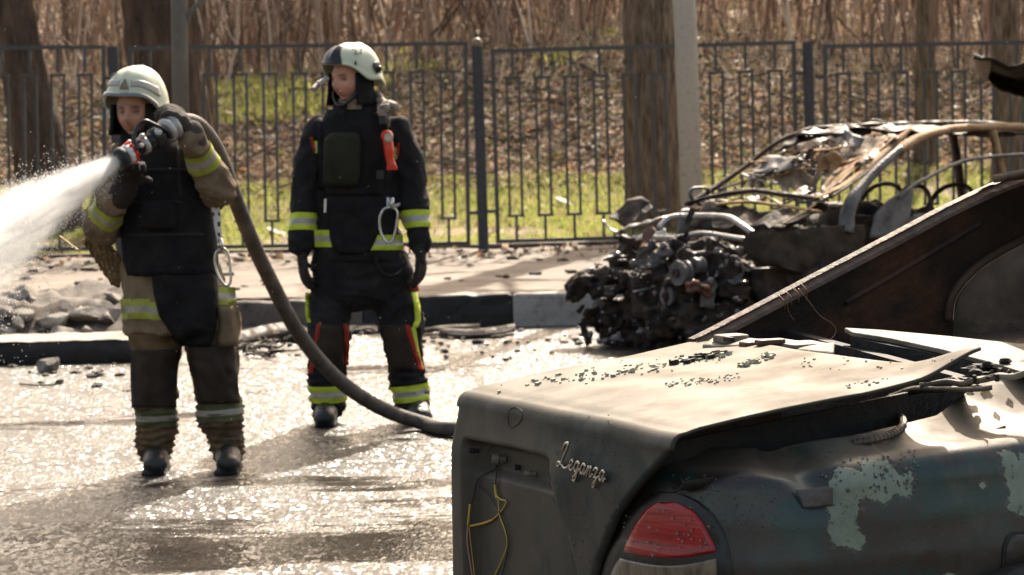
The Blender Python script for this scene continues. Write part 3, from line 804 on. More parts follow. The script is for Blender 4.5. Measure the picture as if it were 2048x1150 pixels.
# torn paint and metal flap by the dent
def sheet(p00, p10, p11, p01, nu, nv, amp, sc, seed):
    rows = []
    for i in range(nv + 1):
        v = i / nv; r = []
        for j in range(nu + 1):
            u = j / nu; p = (p00 * (1 - u) + p10 * u) * (1 - v) + (p01 * (1 - u) + p11 * u) * v
            q = Vector((nz(p.x * sc + seed, p.y * sc, p.z * sc), nz(p.x * sc, p.y * sc + seed, p.z * sc + 3), nz(p.x * sc, p.y * sc + 5, p.z * sc + seed))) * amp
            r.append(p + q)
        rows.append(r)
    return MB().grid(rows)
def sp(px, py, off=0.0):
    p, n = side_hit(px, py); return p - ray(px, py).normalized() * off
flap = sheet(sp(1592, 978, .012), sp(1668, 975, .02), sp(1664, 1012, .004), sp(1604, 1016, .002), 10, 8, .006, 18, 2)
flap_m = M('bare_scorched_flap', [(.05, .042, .036), (.12, .10, .09)], 14, .4, bump=.3)
o = flap.build('torn_flap', flap_m, sedan, smooth=True, solid=.003)

# ---- tail lamp
lamp_black = M('lamp_housing', [(.006, .006, .006), (.02, .018, .016)], 14, .35, bump=.1)
red_lens = M('red_lens', [(.20, .004, .007), (.40, .010, .014), (.13, .003, .004)], 7, .10, .22, bump=.12, bscale=14, stretch=(.6, .6, 9), coat=.2)
clear_lens = M('smoky_lens', [(.10, .065, .04), (.20, .15, .10), (.06, .04, .028)], 9, .2, .35, bump=.12, bscale=18, stretch=(4, 4, 1), coat=.5)
house = patch([(984, 1318, 1345), (990, 1300, 1368), (1003, 1280, 1398), (1030, 1258, 1428), (1060, 1240, 1446), (1100, 1222, 1459), (1150, 1200, 1467), (1210, 1176, 1470), (1260, 1160, 1470)], 30, side_hit, .010, edge=.2, n_row=40)
lamp = house.build('tail_lamp', lamp_black, sedan, smooth=True)
red = patch([(1003, 1318, 1345), (1010, 1303, 1366), (1022, 1288, 1388), (1045, 1272, 1406), (1070, 1260, 1419), (1090, 1251, 1429), (1104, 1247, 1433)], 30, side_hit, .019, edge=.55, n_row=26, bow=12)
red.build('red_lens', red_lens, lamp, smooth=True)
clr = patch([(1116, 1240, 1432), (1130, 1230, 1433), (1160, 1216, 1434), (1200, 1200, 1434), (1250, 1178, 1434)], 30, side_hit, .018, edge=.55, n_row=26, bow=14)
clr.build('clear_lens', clear_lens, lamp, smooth=True)

# ---- fuel flap
ff = patch([(1063, 2028, 2150), (1072, 2014, 2165), (1095, 2006, 2172), (1150, 2003, 2176), (1200, 2010, 2170), (1215, 2030, 2150)], 20, side_hit, .003, edge=1, n_row=22)
flap_o = ff.build('fuel_flap', rubber, sedan, smooth=True)
ff = patch([(1070, 2032, 2146), (1078, 2020, 2159), (1098, 2013, 2165), (1150, 2010, 2169), (1198, 2018, 2162), (1208, 2034, 2146)], 20, side_hit, .007, edge=.6, n_row=22)
o = ff.build('flap_door', fpaint, flap_o, smooth=True); fattr(o, 'dust', [.1] * len(o.data.vertices)); fattr(o, 'ash', [.2] * len(o.data.vertices))
yel = M('yellow_sticker', [(.5, .38, .06), (.6, .46, .08)], 8, .5, bump=0)
patch([(1131, 2024, 2048), (1160, 2024, 2060)], 6, side_hit, .010, n_row=5).build('sticker', yel, flap_o)

# ---- inside of the boot: dark walls, floor, gutters
mb = MB()
mb.prism([C(.02, .06, .52), C(1.0, .06, .52), C(1.0, 1.02, .52), C(.02, 1.02, .52)], (0, 0, -.02)).build('boot_floor', soot, sedan)
mb = MB().prism([C(.06, .16, .52), C(.66, .16, .52), C(.66, .16, .93), C(.06, .16, .86)], SN * .012); mb.build('boot_liner', soot, sedan)
mb = MB().prism([C(.86, .24, .40), C(.86, 1.05, .40), C(.86, 1.05, 1.0), C(.86, .24, .94)], SA * .03); mb.build('seat_bulkhead', soot, sedan)
g = MB(); rows = []
for k in range(30):
    f = k / 29; s_ = .03 + .78 * f; zz = z_inner(s_) - .045
    rows.append([C(s_, .012 + .02 * 0, zz - .004), C(s_, .03, zz - .02 - .01 * math.sin(f * 9)), C(s_, .06, zz - .028), C(s_, .085, zz - .010)])
g.grid(rows).build('boot_gutter', soot, sedan, smooth=True, solid=.004)
# pale channel and cross panel in front of the lid
def tz(px, py, z): return G(px, py, z)
chn = sheet(tz(1775, 787, .90), tz(1930, 770, .93), tz(1985, 772, .95), tz(1835, 772, .93), 16, 6, .006, 12, 4)
chn.build('hinge_channel', ash_metal, sedan, smooth=True, solid=.01)
chn = sheet(tz(1840, 768, .935), tz(1990, 752, .965), tz(2060, 742, .975), tz(1905, 758, .95), 18, 6, .010, 22, 9)
chn.build('gutter_panel', ash_metal, sedan, smooth=True, solid=.012)
debris = MB()
for k in range(45):
    p = tz(random.uniform(1925, 2030), random.uniform(722, 760), random.uniform(.93, .97)); debris.ball(p, (random.uniform(.006, .02), random.uniform(.006, .02), random.uniform(.004, .012)), 6, 4, jit=.4)
o = debris.build('charred_crumbs', soot, sedan); o['kind'] = 'stuff'

# parcel shelf (ash covered)
poly = [(1688, 655), (1760, 659), (1900, 672), (2048, 688), (2190, 702), (2190, 772), (2048, 744), (1975, 722), (1880, 697), (1780, 676), (1705, 664)]
SHn = (Vector((0, 0, 1)) - SN * .108).normalized()
def shf(x, y, d=0.0): return onplane(x, y, C(0, 0, .933 - d), SHn)
MB().prism([shf(x, y) for x, y in poly], (0, 0, -.012)).build('parcel_shelf', ash_metal, sedan, bevel=.003)
top_ = [shf(x, y) - Vector((0, 0, .013)) for x, y in [(1700, 664), (1780, 677), (1880, 698), (1965, 720)]]
front = MB().prism(top_ + [p - Vector((0, 0, .09)) for p in reversed(top_)], SA * .01)
front.build('shelf_front', soot, sedan)
# left end cross panel with brackets and slots
cp = sheet(G(1405, 690, .985), G(1665, 706, .985), G(1668, 684, 1.0), G(1432, 672, 1.0), 30, 4, .004, 20, 6); cp.build('rear_cross_panel', ash_metal, sedan, smooth=True, solid=.01)
def bracket(px, py, wd, hg, z, mat=ash_metal):
    p = G(px, py, z); mb = MB(); ax = (SN, SA, Vector((0, 0, 1)))
    mb.box(p, (wd, .07, hg), ax); return mb.build('bracket', mat, sedan, bevel=hg * .3)
bracket(1462, 677, .06, .020, .998); bracket(1600, 690, .07, .009, .992); bracket(1540, 684, .03, .014, 1.0, rust); bracket(1510, 690, .04, .02, .99, rust)
mb = MB().box(G(1458, 679, 1.008), (.034, .012, .012), (SN, SA, Vector((0, 0, 1)))); mb.build('slot', soot, sedan)

# ---- left wall of the cabin seen from inside: pillar, window opening
LP0, LPn = C(0, 1.05, 0), (-SN * math.cos(R_(10)) - Vector((0, 0, 1)) * math.sin(R_(10))).normalized()
LP0 = C(0, 1.05, .98)
def lw(px, py): return onplane(px, py, LP0, LPn)
inner_rust = M('scorched_inner_metal', [(.008, .006, .005), (.020, .012, .009), (.075, .032, .017), (.018, .013, .011)], 3.6, .6, bump=.45, bscale=40, pos=[.3, .48, .6, .72], dist=.5)
topline = [(1388, 678), (1440, 652), (1520, 610), (1620, 557), (1720, 505), (1800, 463), (1880, 420), (1950, 386), (2000, 364), (2048, 348), (2130, 328), (2260, 310), (2420, 300)]
arch = [(2420, 500), (2180, 452), (2110, 462), (2048, 483), (1990, 516), (1945, 555), (1920, 590), (1908, 630), (1906, 668)]
low = [(1906, 760), (1640, 760), (1400, 700)]
MB().prism([lw(x, y) for x, y in topline + arch + low], SN * .03).build('inner_rear_pillar', inner_rust, sedan)
# pressed ribs of that panel
mb = MB(); mb.tube(smooth_path([lw(x, y) - SN * .006 for x, y in [(1895, 640), (1900, 600), (1925, 560), (1970, 520), (2048, 478), (2110, 455)]], 4), .012, 8); mb.build('window_edge', rust, sedan, smooth=True)
mb = MB().grid([[lw(x, y) for x, y in [(1690, 600), (1780, 548), (1860, 500), (1960, 440)]], [lw(x, y + 6) - SN * .012 for x, y in [(1690, 600), (1780, 548), (1860, 500), (1960, 440)]], [lw(x, y + 14) for x, y in [(1690, 600), (1780, 548), (1860, 500), (1960, 440)]]])
mb.build('pressed_rib', inner_rust, sedan, smooth=True)
# glass flange along the pillar
fl = MB(); tl = smooth_path([lw(x, y) for x, y in topline], 6)
rows = []
for i, p in enumerate(tl):
    k = .0012 * nz(i * .7, 1) + (.004 if abs(i - 44) < 2 else 0)
    rows.append([p - SN * .012 + Vector((0, 0, .004 + k)), p - SN * .010 + Vector((0, 0, -.002)), p - SN * .026 + SA * .0 + Vector((0, 0, -.016 + k)), p - SN * .030 + Vector((0, 0, -.020)), p - SN * .010 + Vector((0, 0, -.024))])
fl.grid(rows).build('glass_flange', rust, sedan, smooth=False, solid=.004)
# bits of wire wound round the flange
wire_c = M('copper_wire', [(.35, .22, .13), (.5, .34, .22)], 20, .4, metal=.7, bump=0)
mb = MB()
for q in (1548, 1562, 1576, 1592):
    y = np.interp(q, [x for x, _ in topline], [y for _, y in topline])
    mb.tube(smooth_path([lw(q - 4, y - 6) - SN * .03, lw(q + 1, y + 4) - SN * .045, lw(q + 7, y + 22) - SN * .035], 4), .0016, 5)
mb.tube(smooth_path([lw(x, y) - SN * .04 for x, y in [(1580, 576), (1600, 600), (1622, 628), (1648, 646), (1655, 660), (1644, 676), (1610, 690)]], 6), .0014, 5)
mb.tube(smooth_path([lw(x, y) - SN * .035 for x, y in [(1560, 590), (1562, 620), (1575, 640)]], 5), .0009, 4)
mb.build('loose_wire', wire_c, sedan, smooth=True)

# ---- rest of the car body, mostly out of the picture
roof_pts = []
RZ = 1.36
mb = MB(); rows = []
for k in range(14):
    f = k / 13; s_ = 1.42 + 1.35 * f; r = []
    for j in range(11):
        t = .09 + .86 * j / 10; r.append(C(s_, t, RZ + .035 * math.sin(math.pi * j / 10) + .03 * math.sin(math.pi * f)))
    rows.append(r)
mb.grid(rows).build('roof', rust, sedan, smooth=True, solid=.02)
mb = MB()
for t in (.02, 1.03):
    tt = .09 if t < .5 else .95
    MB().tube([C(2.75, tt, RZ), C(3.35, t, .92)], .03, 8).build('roof_pillar', rust, sedan, smooth=True)
    MB().tube([C(1.95, t * .9 + .03, .86), C(1.98, tt, RZ)], .032, 8).build('roof_pillar', rust, sedan, smooth=True)
rows = []
for k in range(12):
    f = k / 11; s_ = 3.3 + .68 * f; rows.append([C(s_, -.05 + 1.15 * j / 8 * 1.0, .93 - .10 * f ** 2 + .03 * math.sin(math.pi * j / 8)) for j in range(9)])
MB().grid(rows).build('bonnet', rust, sedan, smooth=True, solid=.015)
rows = []
for z, d in prof_z + [(.80, .03), (.83, .07)]:
    r = []
    for u in [q for q in us if q > .62][::4]:
        x, y, inn = plan_at(u); q = Vector((x, y, 0)) + inn * d; r.append(C(q.x, 1.06 - q.y, z))
    rows.append(r)
o = MB().grid(rows).build('left_side_panel', rust, sedan, smooth=True, solid=.012)
wheel_m = M('burnt_wheel', [(.03, .025, .022), (.09, .08, .07)], 8, .6, bump=.4)
for s_ in (.75, 3.3):
    for t, sg in ((-.12, -1), (1.17, 1)):
        c = C(s_, t, .30); ax = SN
        mb = MB(); mb.tube([c - ax * .09, c - ax * .08, c + ax * .08, c + ax * .09], [.27, .30, .30, .27], 28)
        wv = mb.build('wheel', rubber, sedan, smooth=False)
        mb = MB(); mb.tube([c - ax * .1, c + ax * .1], .17, 20); mb.build('rim', wheel_m, wv)
MB().prism([C(-.03, .0, .24), C(-.06, .3, .24), C(-.06, .85, .24), C(-.03, 1.1, .24), C(-.03, 1.1, .44), C(-.06, .85, .45), C(-.06, .3, .45), C(-.03, 0.0, .44)], SA * .10).build('rear_bumper', fpaint if False else rubber, sedan, bevel=.02)
MB().box(C(2.0, .53, .26), (3.6, 1.1, .04), (SA, SN, Vector((0, 0, 1)))).build('floor_pan', soot, sedan)
for t in (.28, .78):
    mb = MB(); mb.tube(smooth_path([C(2.0, t - .2, .45), C(1.95, t - .2, 1.0), C(1.95, t, 1.1), C(1.95, t + .2, 1.0), C(2.0, t + .2, .45)], 4), .014, 8); mb.build('seat_frame', rust, sedan, smooth=True)

# ---- conduit and cable ends in the gap
co = MB(); pts = smooth_path([G(1752, 812, .89), G(1770, 822, .885), G(1796, 830, .88), G(1807, 845, .875), G(1797, 860, .868), G(1775, 872, .862), G(1745, 880, .858), G(1705, 886, .853)], 8)
rr = [.0075 + .0022 * (i % 2) for i in range(len(pts))]
co.tube(pts, rr, 8).build('corrugated_conduit', M('scorched_conduit', [(.03, .022, .016), (.12, .09, .06)], 20, .4, bump=.2), sedan, smooth=False)
mb = MB(); mb.ball(G(1753, 810, .89), (.016, .014, .012), 8, 6, jit=.2); mb.build('conduit_plug', soot, sedan)
mb = MB(); mb.tube(smooth_path([G(1730, 820, .88), G(1755, 836, .875), G(1770, 858, .868)], 5), .0012, 5); mb.tube([G(1700, 844, .87), G(1724, 850, .868)], .0018, 5); mb.build('cut_cable', chrome, sedan)

# ---- script badge on the lid
def lidp(t, z, off=.004):
    s_ = -.02
    return C(s_ - off, t, z)
strokes = {  # cursive letters on a baseline at v=0, x-height 1.0; (width, list of strokes)
    'L': (2.0, [[(.55, 1.55), (.95, 2.2), (1.45, 2.35), (1.5, 1.95), (1.05, 1.2), (.65, .45), (.2, .02), (-.1, .12), (.1, .42), (.7, .25), (1.3, -.02), (1.9, .12), (2.15, .35)]]),
    'e': (1.0, [[(.0, .3), (.45, .45), (.75, .75), (.6, 1.0), (.3, .8), (.2, .4), (.4, .05), (.75, .08), (1.05, .35)]]),
    'g': (1.15, [[(.9, .85), (.6, 1.0), (.25, .7), (.2, .25), (.45, .05), (.75, .4), (.95, .95)], [(.95, .95), (.8, .1), (.6, -.6), (.25, -.85), (.1, -.55), (.55, -.15), (1.2, .4)]]),
    'a': (1.15, [[(.9, .85), (.6, 1.0), (.25, .7), (.2, .25), (.45, .05), (.75, .4), (.95, .95)], [(.95, .95), (.8, .25), (.95, .03), (1.2, .35)]]),
    'n': (1.25, [[(.05, .35), (.35, .95), (.3, .4), (.2, .0)], [(.22, .2), (.6, .85), (.85, .9), (.8, .45), (.8, .08), (1.0, .05), (1.25, .35)]]),
    'z': (1.1, [[(.1, .75), (.4, 1.0), (.8, .9), (.55, .5), (.25, .1), (.6, .2), (.75, -.1), (.55, -.65), (.25, -.75), (.3, -.4), (.7, -.05), (1.15, .35)]]),
}
mb = MB(); adv = 0; k = .0215
tot = sum(strokes[c][0] for c in 'Leganza')
t_start, t_end = .482, .258; sc = (t_start - t_end) / tot
for ch in 'Leganza':
    wd, ss = strokes[ch]
    for st in ss:
        pts = [lidp(t_start - (adv + x + .28 * y) * sc, .789 - .0 * adv + y * .0235 - .012 * (adv / tot), .006) for x, y in st]
        mb.tube(smooth_path(pts, 5), .0029, 6)
    adv += wd
badge = mb.build('script_badge', chrome, lid, smooth=True)
# ghost of a missing shield emblem
mb = MB(); q = [lidp(t, z, -.001) for t, z in []]
def lidpx(px, py, off=.0):
    p, n = lid_hit(px, py); return p - ray(px, py).normalized() * off
pts = smooth_path([lidpx(x, y, .001) for x, y in [(1016, 832), (1020, 819), (1032, 815), (1044, 822), (1044, 836), (1034, 850), (1022, 856), (1017, 846), (1016, 832)]], 5)
mb.tube(pts, .0009, 5).build('emblem_mark', soot, lid)
# studs, bulb holder, dangling wires in the plate recess
plastic_b = M('melted_plastic', [(.09, .07, .055), (.25, .2, .16)], 18, .45, bump=.4)
def stub(px, py, ln, r, mat, name):
    p = lidpx(px, py, 0); mb = MB(); d = (-SA + Vector((0, 0, .1)) + SN * .4).normalized()
    mb.tube([p, p + d * ln * .5, p + d * ln * .55, p + d * ln], [r * .7, r * .7, r, r * .9], 10); return mb.build(name, mat, lid)
stub(958, 902, .022, .007, soot, 'stud'); stub(1072, 948, .026, .008, plastic_b, 'stud'); stub(1012, 918, .032, .014, plastic_b, 'bulb_holder'); stub(1040, 935, .012, .008, soot, 'stud')
yw = M('yellow_insulation', [(.45, .28, .03), (.6, .4, .06)], 20, .4, bump=0); pk = M('pink_insulation', [(.3, .16, .14), (.42, .26, .22)], 20, .4, bump=0)
def wirepx(name, pts, r, mat, off=.012):
    MB().tube(smooth_path([lidpx(x, y, off + .004 * math.sin(i)) for i, (x, y) in enumerate(pts)], 6), r, 6).build(name, mat, lid, smooth=True)
wirepx('wire', [(1002, 918), (990, 938), (965, 950), (953, 965), (948, 990), (940, 1010)], .0017, rubber)
wirepx('wire', [(992, 930), (992, 955), (990, 968)], .0015, rubber); wirepx('wire', [(940, 1008), (938, 1030), (936, 1050)], .0030, yw)
wirepx('wire', [(990, 962), (991, 985), (1000, 998), (1012, 1003), (1003, 1022), (985, 1040)], .0019, yw); wirepx('wire', [(990, 970), (992, 990), (995, 996)], .0032, yw)
wirepx('wire', [(985, 1040), (965, 1047), (940, 1052)], .0030, yw); wirepx('wire', [(996, 998), (999, 1030), (1010, 1060), (1014, 1090), (1002, 1125), (985, 1160)], .0018, yw)
wirepx('wire', [(936, 1050), (934, 1080), (938, 1110), (946, 1160)], .0020, pk); wirepx('wire', [(938, 1054), (942, 1090), (950, 1160)], .0013, yw)
wirepx('wire', [(955, 970), (985, 1000), (1005, 1040), (1016, 1080), (1012, 1120), (1000, 1160)], .0014, rubber)

# ---- glass crumbs lying on the lid, water beads
gl = M('crumbled_glass', [(.30, .36, .28), (.5, .52, .42), (.12, .11, .08)], 90, .12, bump=0, trans=.35, spec=.6)
def crumb(mb, px, py, sz):
    p, n = lid_hit(px, py)
    if n is None: return
    a = random.uniform(0, 3.1); ax = Vector((math.cos(a), math.sin(a), .19 * math.cos(a))).normalized(); ay = Vector((0, 0, 1)).cross(ax).normalized(); az = ax.cross(ay)
    mb.box(p + Vector((0, 0, sz * .3)), (sz * random.uniform(.7, 1.5), sz * random.uniform(.6, 1.1), sz * random.uniform(.5, .9)), (ax, ay, az))
mb = MB()
for (xa, ya, xb, yb, n, sp_, sz) in [(1345, 726, 1460, 708, 60, 4, .008), (1480, 734, 1548, 708, 46, 5, .009), (1065, 770, 1250, 745, 26, 12, .007), (1210, 750, 1330, 735, 34, 6, .006), (1330, 770, 1480, 755, 70, 6, .004),
                                     (1240, 740, 1450, 715, 60, 10, .004), (1000, 790, 1200, 740, 14, 18, .006), (1600, 730, 1900, 720, 30, 12, .004), (1690, 775, 1780, 760, 16, 6, .004)]:
    for k in range(n):
        f = random.random(); crumb(mb, xa + (xb - xa) * f + random.gauss(0, sp_ * .6), ya + (yb - ya) * f + random.gauss(0, sp_ * .6), sz * random.uniform(.5, 1.4))
o = mb.build('glass_crumbs', gl); tag(o, kind='stuff', label='crumbled window glass strewn over the ash covered boot lid', cat='glass')
mb = MB()
for k in range(26):
    f = random.random(); crumb(mb, 1346 + 110 * f, 726 - 18 * f + random.gauss(0, 3), random.uniform(.008, .016))
tag(mb.build('charred_crumbs', soot), kind='stuff', label='charred crumbs among the glass on the boot lid', cat='debris')
bead = M('water_beads', [(.5, .5, .48), (.6, .6, .58)], 5, .03, bump=0, trans=.9, spec=.5)
mb = MB()
for k in range(420):
    if k < 120: px, py = random.uniform(1640, 1840), random.uniform(900, 985)
    elif k < 165: px, py = random.uniform(1260, 1430), random.uniform(1005, 1110)
    elif k < 330: px, py = random.uniform(1345, 1560), random.uniform(950, 1060)
    else: px, py = random.uniform(1100, 1240), random.uniform(830, 1140)
    h = side_hit if k < 330 else lid_hit
    p, n = h(px, py)
    if n is None: continue
    if n.dot(ray(px, py)) > 0: n = -n
    off = .019 if 120 <= k < 165 else 0
    r = random.uniform(.0012, .0028) * (1.8 if k < 14 else 1)
    mb.ball(p + n * (off + r * .2), (r, r, r * 1.2), 7, 5)
o = mb.build('water_beads', bead, sedan, smooth=True); o['kind'] = 'stuff'
# ================================================================== BURNT OUT HATCHBACK BEHIND
WB_ = R_(38)
WO = P(1490, 600, 17.7); WO.z = 0
WX, WN = Vector((math.cos(WB_), math.sin(WB_), 0)), Vector((-math.sin(WB_), math.cos(WB_), 0))   # towards the tail; across to the far side
WWID = 1.45
def Q(px, py, q=0.0): return onplane(px, py, WO + WN * (WWID * q), WN)
def F(px, py, s=0.0): return onplane(px, py, WO + WX * s, WX)
def Wc(s, q, z): return WO + WX * s + WN * (WWID * q) + Vector((0, 0, z))
wreck = empty('burnt_hatchback', Wc(1.9, .5, 0), 'burnt out hatchback wreck with melted windscreen and no front, parked by the kerb', 'car')
char = M('wet_charred_metal', [(.006, .0045, .004), (.016, .011, .009), (.062, .036, .023), (.013, .010, .008)], 9, .52, .9, bump=.7, bscale=38, detail=8, spec=.3)
tan = M('heat_bleached_steel', [(.10, .058, .030), (.34, .195, .092), (.42, .28, .155), (.17, .092, .046)], 6, .7, .85, bump=.5, bscale=50, detail=8, dist=.5, spec=.2)
greyst = M('grey_burnt_steel', [(.05, .045, .042), (.14, .125, .115), (.24, .21, .19)], 7, .45, .6, bump=.5, bscale=45, detail=8)
brownst = M('brown_burnt_steel', [(.014, .010, .007), (.044, .031, .021), (.075, .046, .028)], 5, .6, .85, bump=.5, bscale=45, detail=8, spec=.2)
alum = M('molten_aluminium', [(.22, .21, .2), (.5, .48, .45)], 18, .28, metal=.6, bump=.5, bscale=60)
redbr = M('red_brown_plastic', [(.06, .022, .015), (.19, .075, .05)], 14, .3, bump=.5, bscale=50)
def fuse(mb, name, mat, parent, voxel, amp=0, sc=10, seed=0, fold=None, smooth=True, it=2, origin=None, post=None):
    """melt overlapping solids into one continuous skin and rumple it"""
    o = mb.build(name, mat, parent, smooth, origin)
    md = o.modifiers.new('remesh', 'REMESH'); md.mode = 'VOXEL'; md.voxel_size = voxel; md.use_smooth_shade = smooth
    if it:
        ms = o.modifiers.new('smooth', 'SMOOTH'); ms.factor = .5; ms.iterations = it
    me = applied(o)
    if not me.materials: me.materials.append(mat)
    if amp or fold:
        n = len(me.vertices); co = np.empty(n * 3, dtype=np.float32); me.vertices.foreach_get('co', co)
        no = np.empty(n * 3, dtype=np.float32); me.vertex_normals.foreach_get('vector', no)
        co = co.reshape(-1, 3); no = no.reshape(-1, 3); d = np.zeros(n, dtype=np.float32); b = wloc(o)
        for i in range(n):
            x, y, z = co[i]; v = amp * fbm(x * sc + seed, y * sc, z * sc, 4) if amp else 0
            if fold: v += fold(x + b.x, y + b.y, z + b.z)
            d[i] = v
        co += no * d[:, None]; me.vertices.foreach_set('co', co.ravel())
    if smooth: me.polygons.foreach_set('use_smooth', [True] * len(me.polygons))
    me.update(); return o
def pl(pts, q): return [Q(x, y, q) for x, y in pts]
# ---- side of the body
def side_sheet(name, rows, ncol, mat, q=0.0, amp=.012, sc=6, seed=0, solid=.02):
    mb = patch(rows, ncol, lambda x, y: (Q(x, y, q), None), 0, smooth_it=0)
    mb.v = [tuple(Vector(v) + WN * amp * fbm(v[0] * sc + seed, v[1] * sc, v[2] * sc) - Vector((0, 0, amp * .6 * nz(v[0] * sc, v[2] * sc, seed)))) for v in mb.v]
    return mb.build(name, mat, wreck, smooth=True, solid=solid)
side_sheet('front_wing', [(452, 1580, 1724), (462, 1500, 1724), (478, 1486, 1724), (505, 1494, 1724), (528, 1520, 1724), (545, 1600, 1724)], 26, brownst, amp=.03, seed=1)
side_sheet('front_door', [(470, 1730, 2250), (500, 1728, 2250), (560, 1728, 2250), (640, 1730, 2250), (690, 1735, 2250)], 50, brownst, amp=.012, seed=4)
side_sheet('door_inner_panel', [(432, 1745, 1900), (440, 1742, 2250), (472, 1730, 2250)], 30, greyst, q=.05, amp=.01, seed=5)
side_sheet('sill', [(640, 1660, 2250), (700, 1660, 2250)], 20, char, q=.0, amp=.01, seed=6)
side_sheet('mirror_triangle', [(378, 1806, 1822), (400, 1775, 1822), (430, 1748, 1818), (476, 1738, 1800)], 10, greyst, q=-.02, amp=.008, seed=7, solid=.015)
far = side_sheet('far_side', [(438, 1400, 2250), (520, 1330, 2250), (640, 1320, 2250)], 40, char, q=1.0, amp=.02, seed=8)
# scuttle, bulkhead, floor
mb = MB().prism([Wc(1.05, .0, .25), Wc(1.05, 1, .25), Wc(1.05, 1, .78), Wc(1.05, 0, .78)], WX * .04); mb.build('bulkhead', char, wreck)
MB().box(Wc(2.0, .5, .24), (3.9, WWID * .98, .06), (WX, WN, Vector((0, 0, 1)))).build('floor_pan', char, wreck)
# ---- pillars and roof frame
def pillar(name, pts, r, mat, q, flat=.6, n=10, jit=.06):
    P_ = smooth_path([Q(x, y, qq) for (x, y), qq in zip(pts, q if isinstance(q, (list, tuple)) else [q] * len(pts))], 5)
    return MB().tube(P_, r if not isinstance(r, (list, tuple)) else list(np.interp(np.linspace(0, 1, len(P_)), np.linspace(0, 1, len(r)), r)), n, jit=jit, flat=flat).build(name, mat, wreck, smooth=True)
pillar('front_pillar_foot', [(1690, 465), (1700, 410), (1727, 370), (1768, 327), (1800, 300)], [.09, .072, .052, .045, .042], greyst, [.02, .02, .03, .05, .07])
pillar('roof_rail', [(1796, 304), (1816, 287), (1856, 269), (1915, 257), (1982, 254), (2048, 254), (2160, 262), (2300, 290)], .044, tan, [.07, .09, .11, .12, .12, .12, .12, .12])
pillar('torn_screen_frame', [(1628, 396), (1660, 384), (1700, 362), (1757, 316), (1800, 276), (1822, 256)], [.016, .024, .03, .032, .032, .014], tan, [.06, .08, .10, .12, .14, .14], flat=.35)
pillar('screen_frame_edge', [(1660, 396), (1715, 358), (1768, 318), (1815, 279)], .018, brownst, [.05, .06, .07, .1], flat=.4)
pillar('far_front_pillar', [(1378, 408), (1440, 368), (1500, 326), (1540, 294), (1578, 272), (1634, 258)], [.03, .028, .024, .022, .022, .024], brownst, [.98, .97, .95, .92, .9, .88])
pillar('far_roof_rail', [(1600, 267), (1634, 257), (1741, 250), (1821, 248), (1901, 246), (2008, 249), (2200, 262)], .03, char, .88, jit=.25)
pillar('loose_roof_strip', [(1742, 238), (1760, 241), (1780, 246), (1800, 249)], .012, greyst, .7, flat=.4)
pillar('middle_pillar', [(1985, 262), (1994, 300), (2004, 350), (2010, 420), (2014, 480)], [.05, .05, .055, .07, .08], tan, [.1, .08, .04, .02, .02], flat=.5)
pillar('far_middle_pillar', [(1905, 262), (1915, 320), (1922, 380), (1930, 440)], .05, char, .92)
pillar('door_window_frame', [(1795, 396), (1828, 370), (1859, 353), (1905, 330), (1952, 317), (2048, 309), (2150, 312)], .017, greyst, [-.03, -.03, -.02, 0, 0, 0, 0], flat=.7, jit=.02)
# crumpled roof skin hanging in
def hang(name, pts, mat, nu=12, nv=10, amp=.03, sc=7, seed=0, solid=.006, q=(.2, .2, .5, .5)):
    a, b_, c, d = [Q(x, y, k) for (x, y), k in zip(pts, q)]
    return sheet(a, b_, c, d, nu, nv, amp, sc, seed).build(name, mat, wreck, smooth=True, solid=solid)
hang('roof_skin', [(1815, 262), (2250, 268), (2250, 252), (1640, 258)], char, 40, 12, .05, 6, 3, q=(.15, .15, .85, .85))
hang('roof_lining', [(1703, 306), (1741, 308), (1800, 272), (1690, 250)], char, 10, 10, .03, 8, 5, q=(.5, .45, .3, .7))
hang('roof_flap', [(1700, 300), (1719, 297), (1728, 280), (1685, 254)], greyst, 6, 8, .015, 12, 6, q=(.4, .4, .4, .5))
hang('roof_flap', [(1765, 252), (1800, 268), (1815, 262), (1778, 246)], greyst, 6, 8, .015, 12, 7, q=(.4, .3, .3, .5))
hang('roof_flap', [(1741, 272), (1790, 284), (1795, 276), (1745, 266)], tan, 6, 6, .012, 12, 8, q=(.4, .25, .25, .4))
hang('roof_flap', [(1575, 274), (1690, 268), (1690, 255), (1600, 262)], greyst, 14, 6, .05, 9, 9, q=(.8, .6, .7, .85))
hang('roof_flap', [(1540, 300), (1640, 285), (1650, 270), (1580, 272)], brownst, 14, 6, .05, 9, 10, q=(.85, .7, .7, .88))
# molten windscreen: sagging strands
rs = random.Random(4)
def strand(pts, r, mat, q):
    P_ = smooth_path([Q(x + rs.gauss(0, 2), y + rs.gauss(0, 2), qq) for (x, y), qq in zip(pts, q)], 6)
    return MB().tube(P_, [r * rs.uniform(.5, 1.5) for _ in P_], 7, jit=.2, flat=.35).build('molten_strand', mat, wreck, smooth=True)
for k in range(9):      # the fan beside the near pillar
    f = k / 8
    strand([(1790 - 12 * f, 272 + 12 * f), (1745 - 25 * f, 312 + 5 * f), (1695 - 30 * f, 350 + 2 * f), (1660 - 18 * f, 392 - 2 * f)], .014 + .008 * rs.random(), tan, [.14 + .1 * f, .16 + .12 * f, .16 + .14 * f, .12 + .15 * f])
strand([(1500, 359), (1550, 352), (1599, 338), (1666, 335), (1690, 327)], .022, tan, [.9, .75, .6, .45, .3])
strand([(1500, 327), (1550, 325), (1599, 300), (1650, 300), (1700, 292)], .016, tan, [.9, .8, .7, .5, .4])
strand([(1480, 345), (1530, 335), (1575, 320), (1600, 298)], .013, tan, [.92, .85, .78, .7])
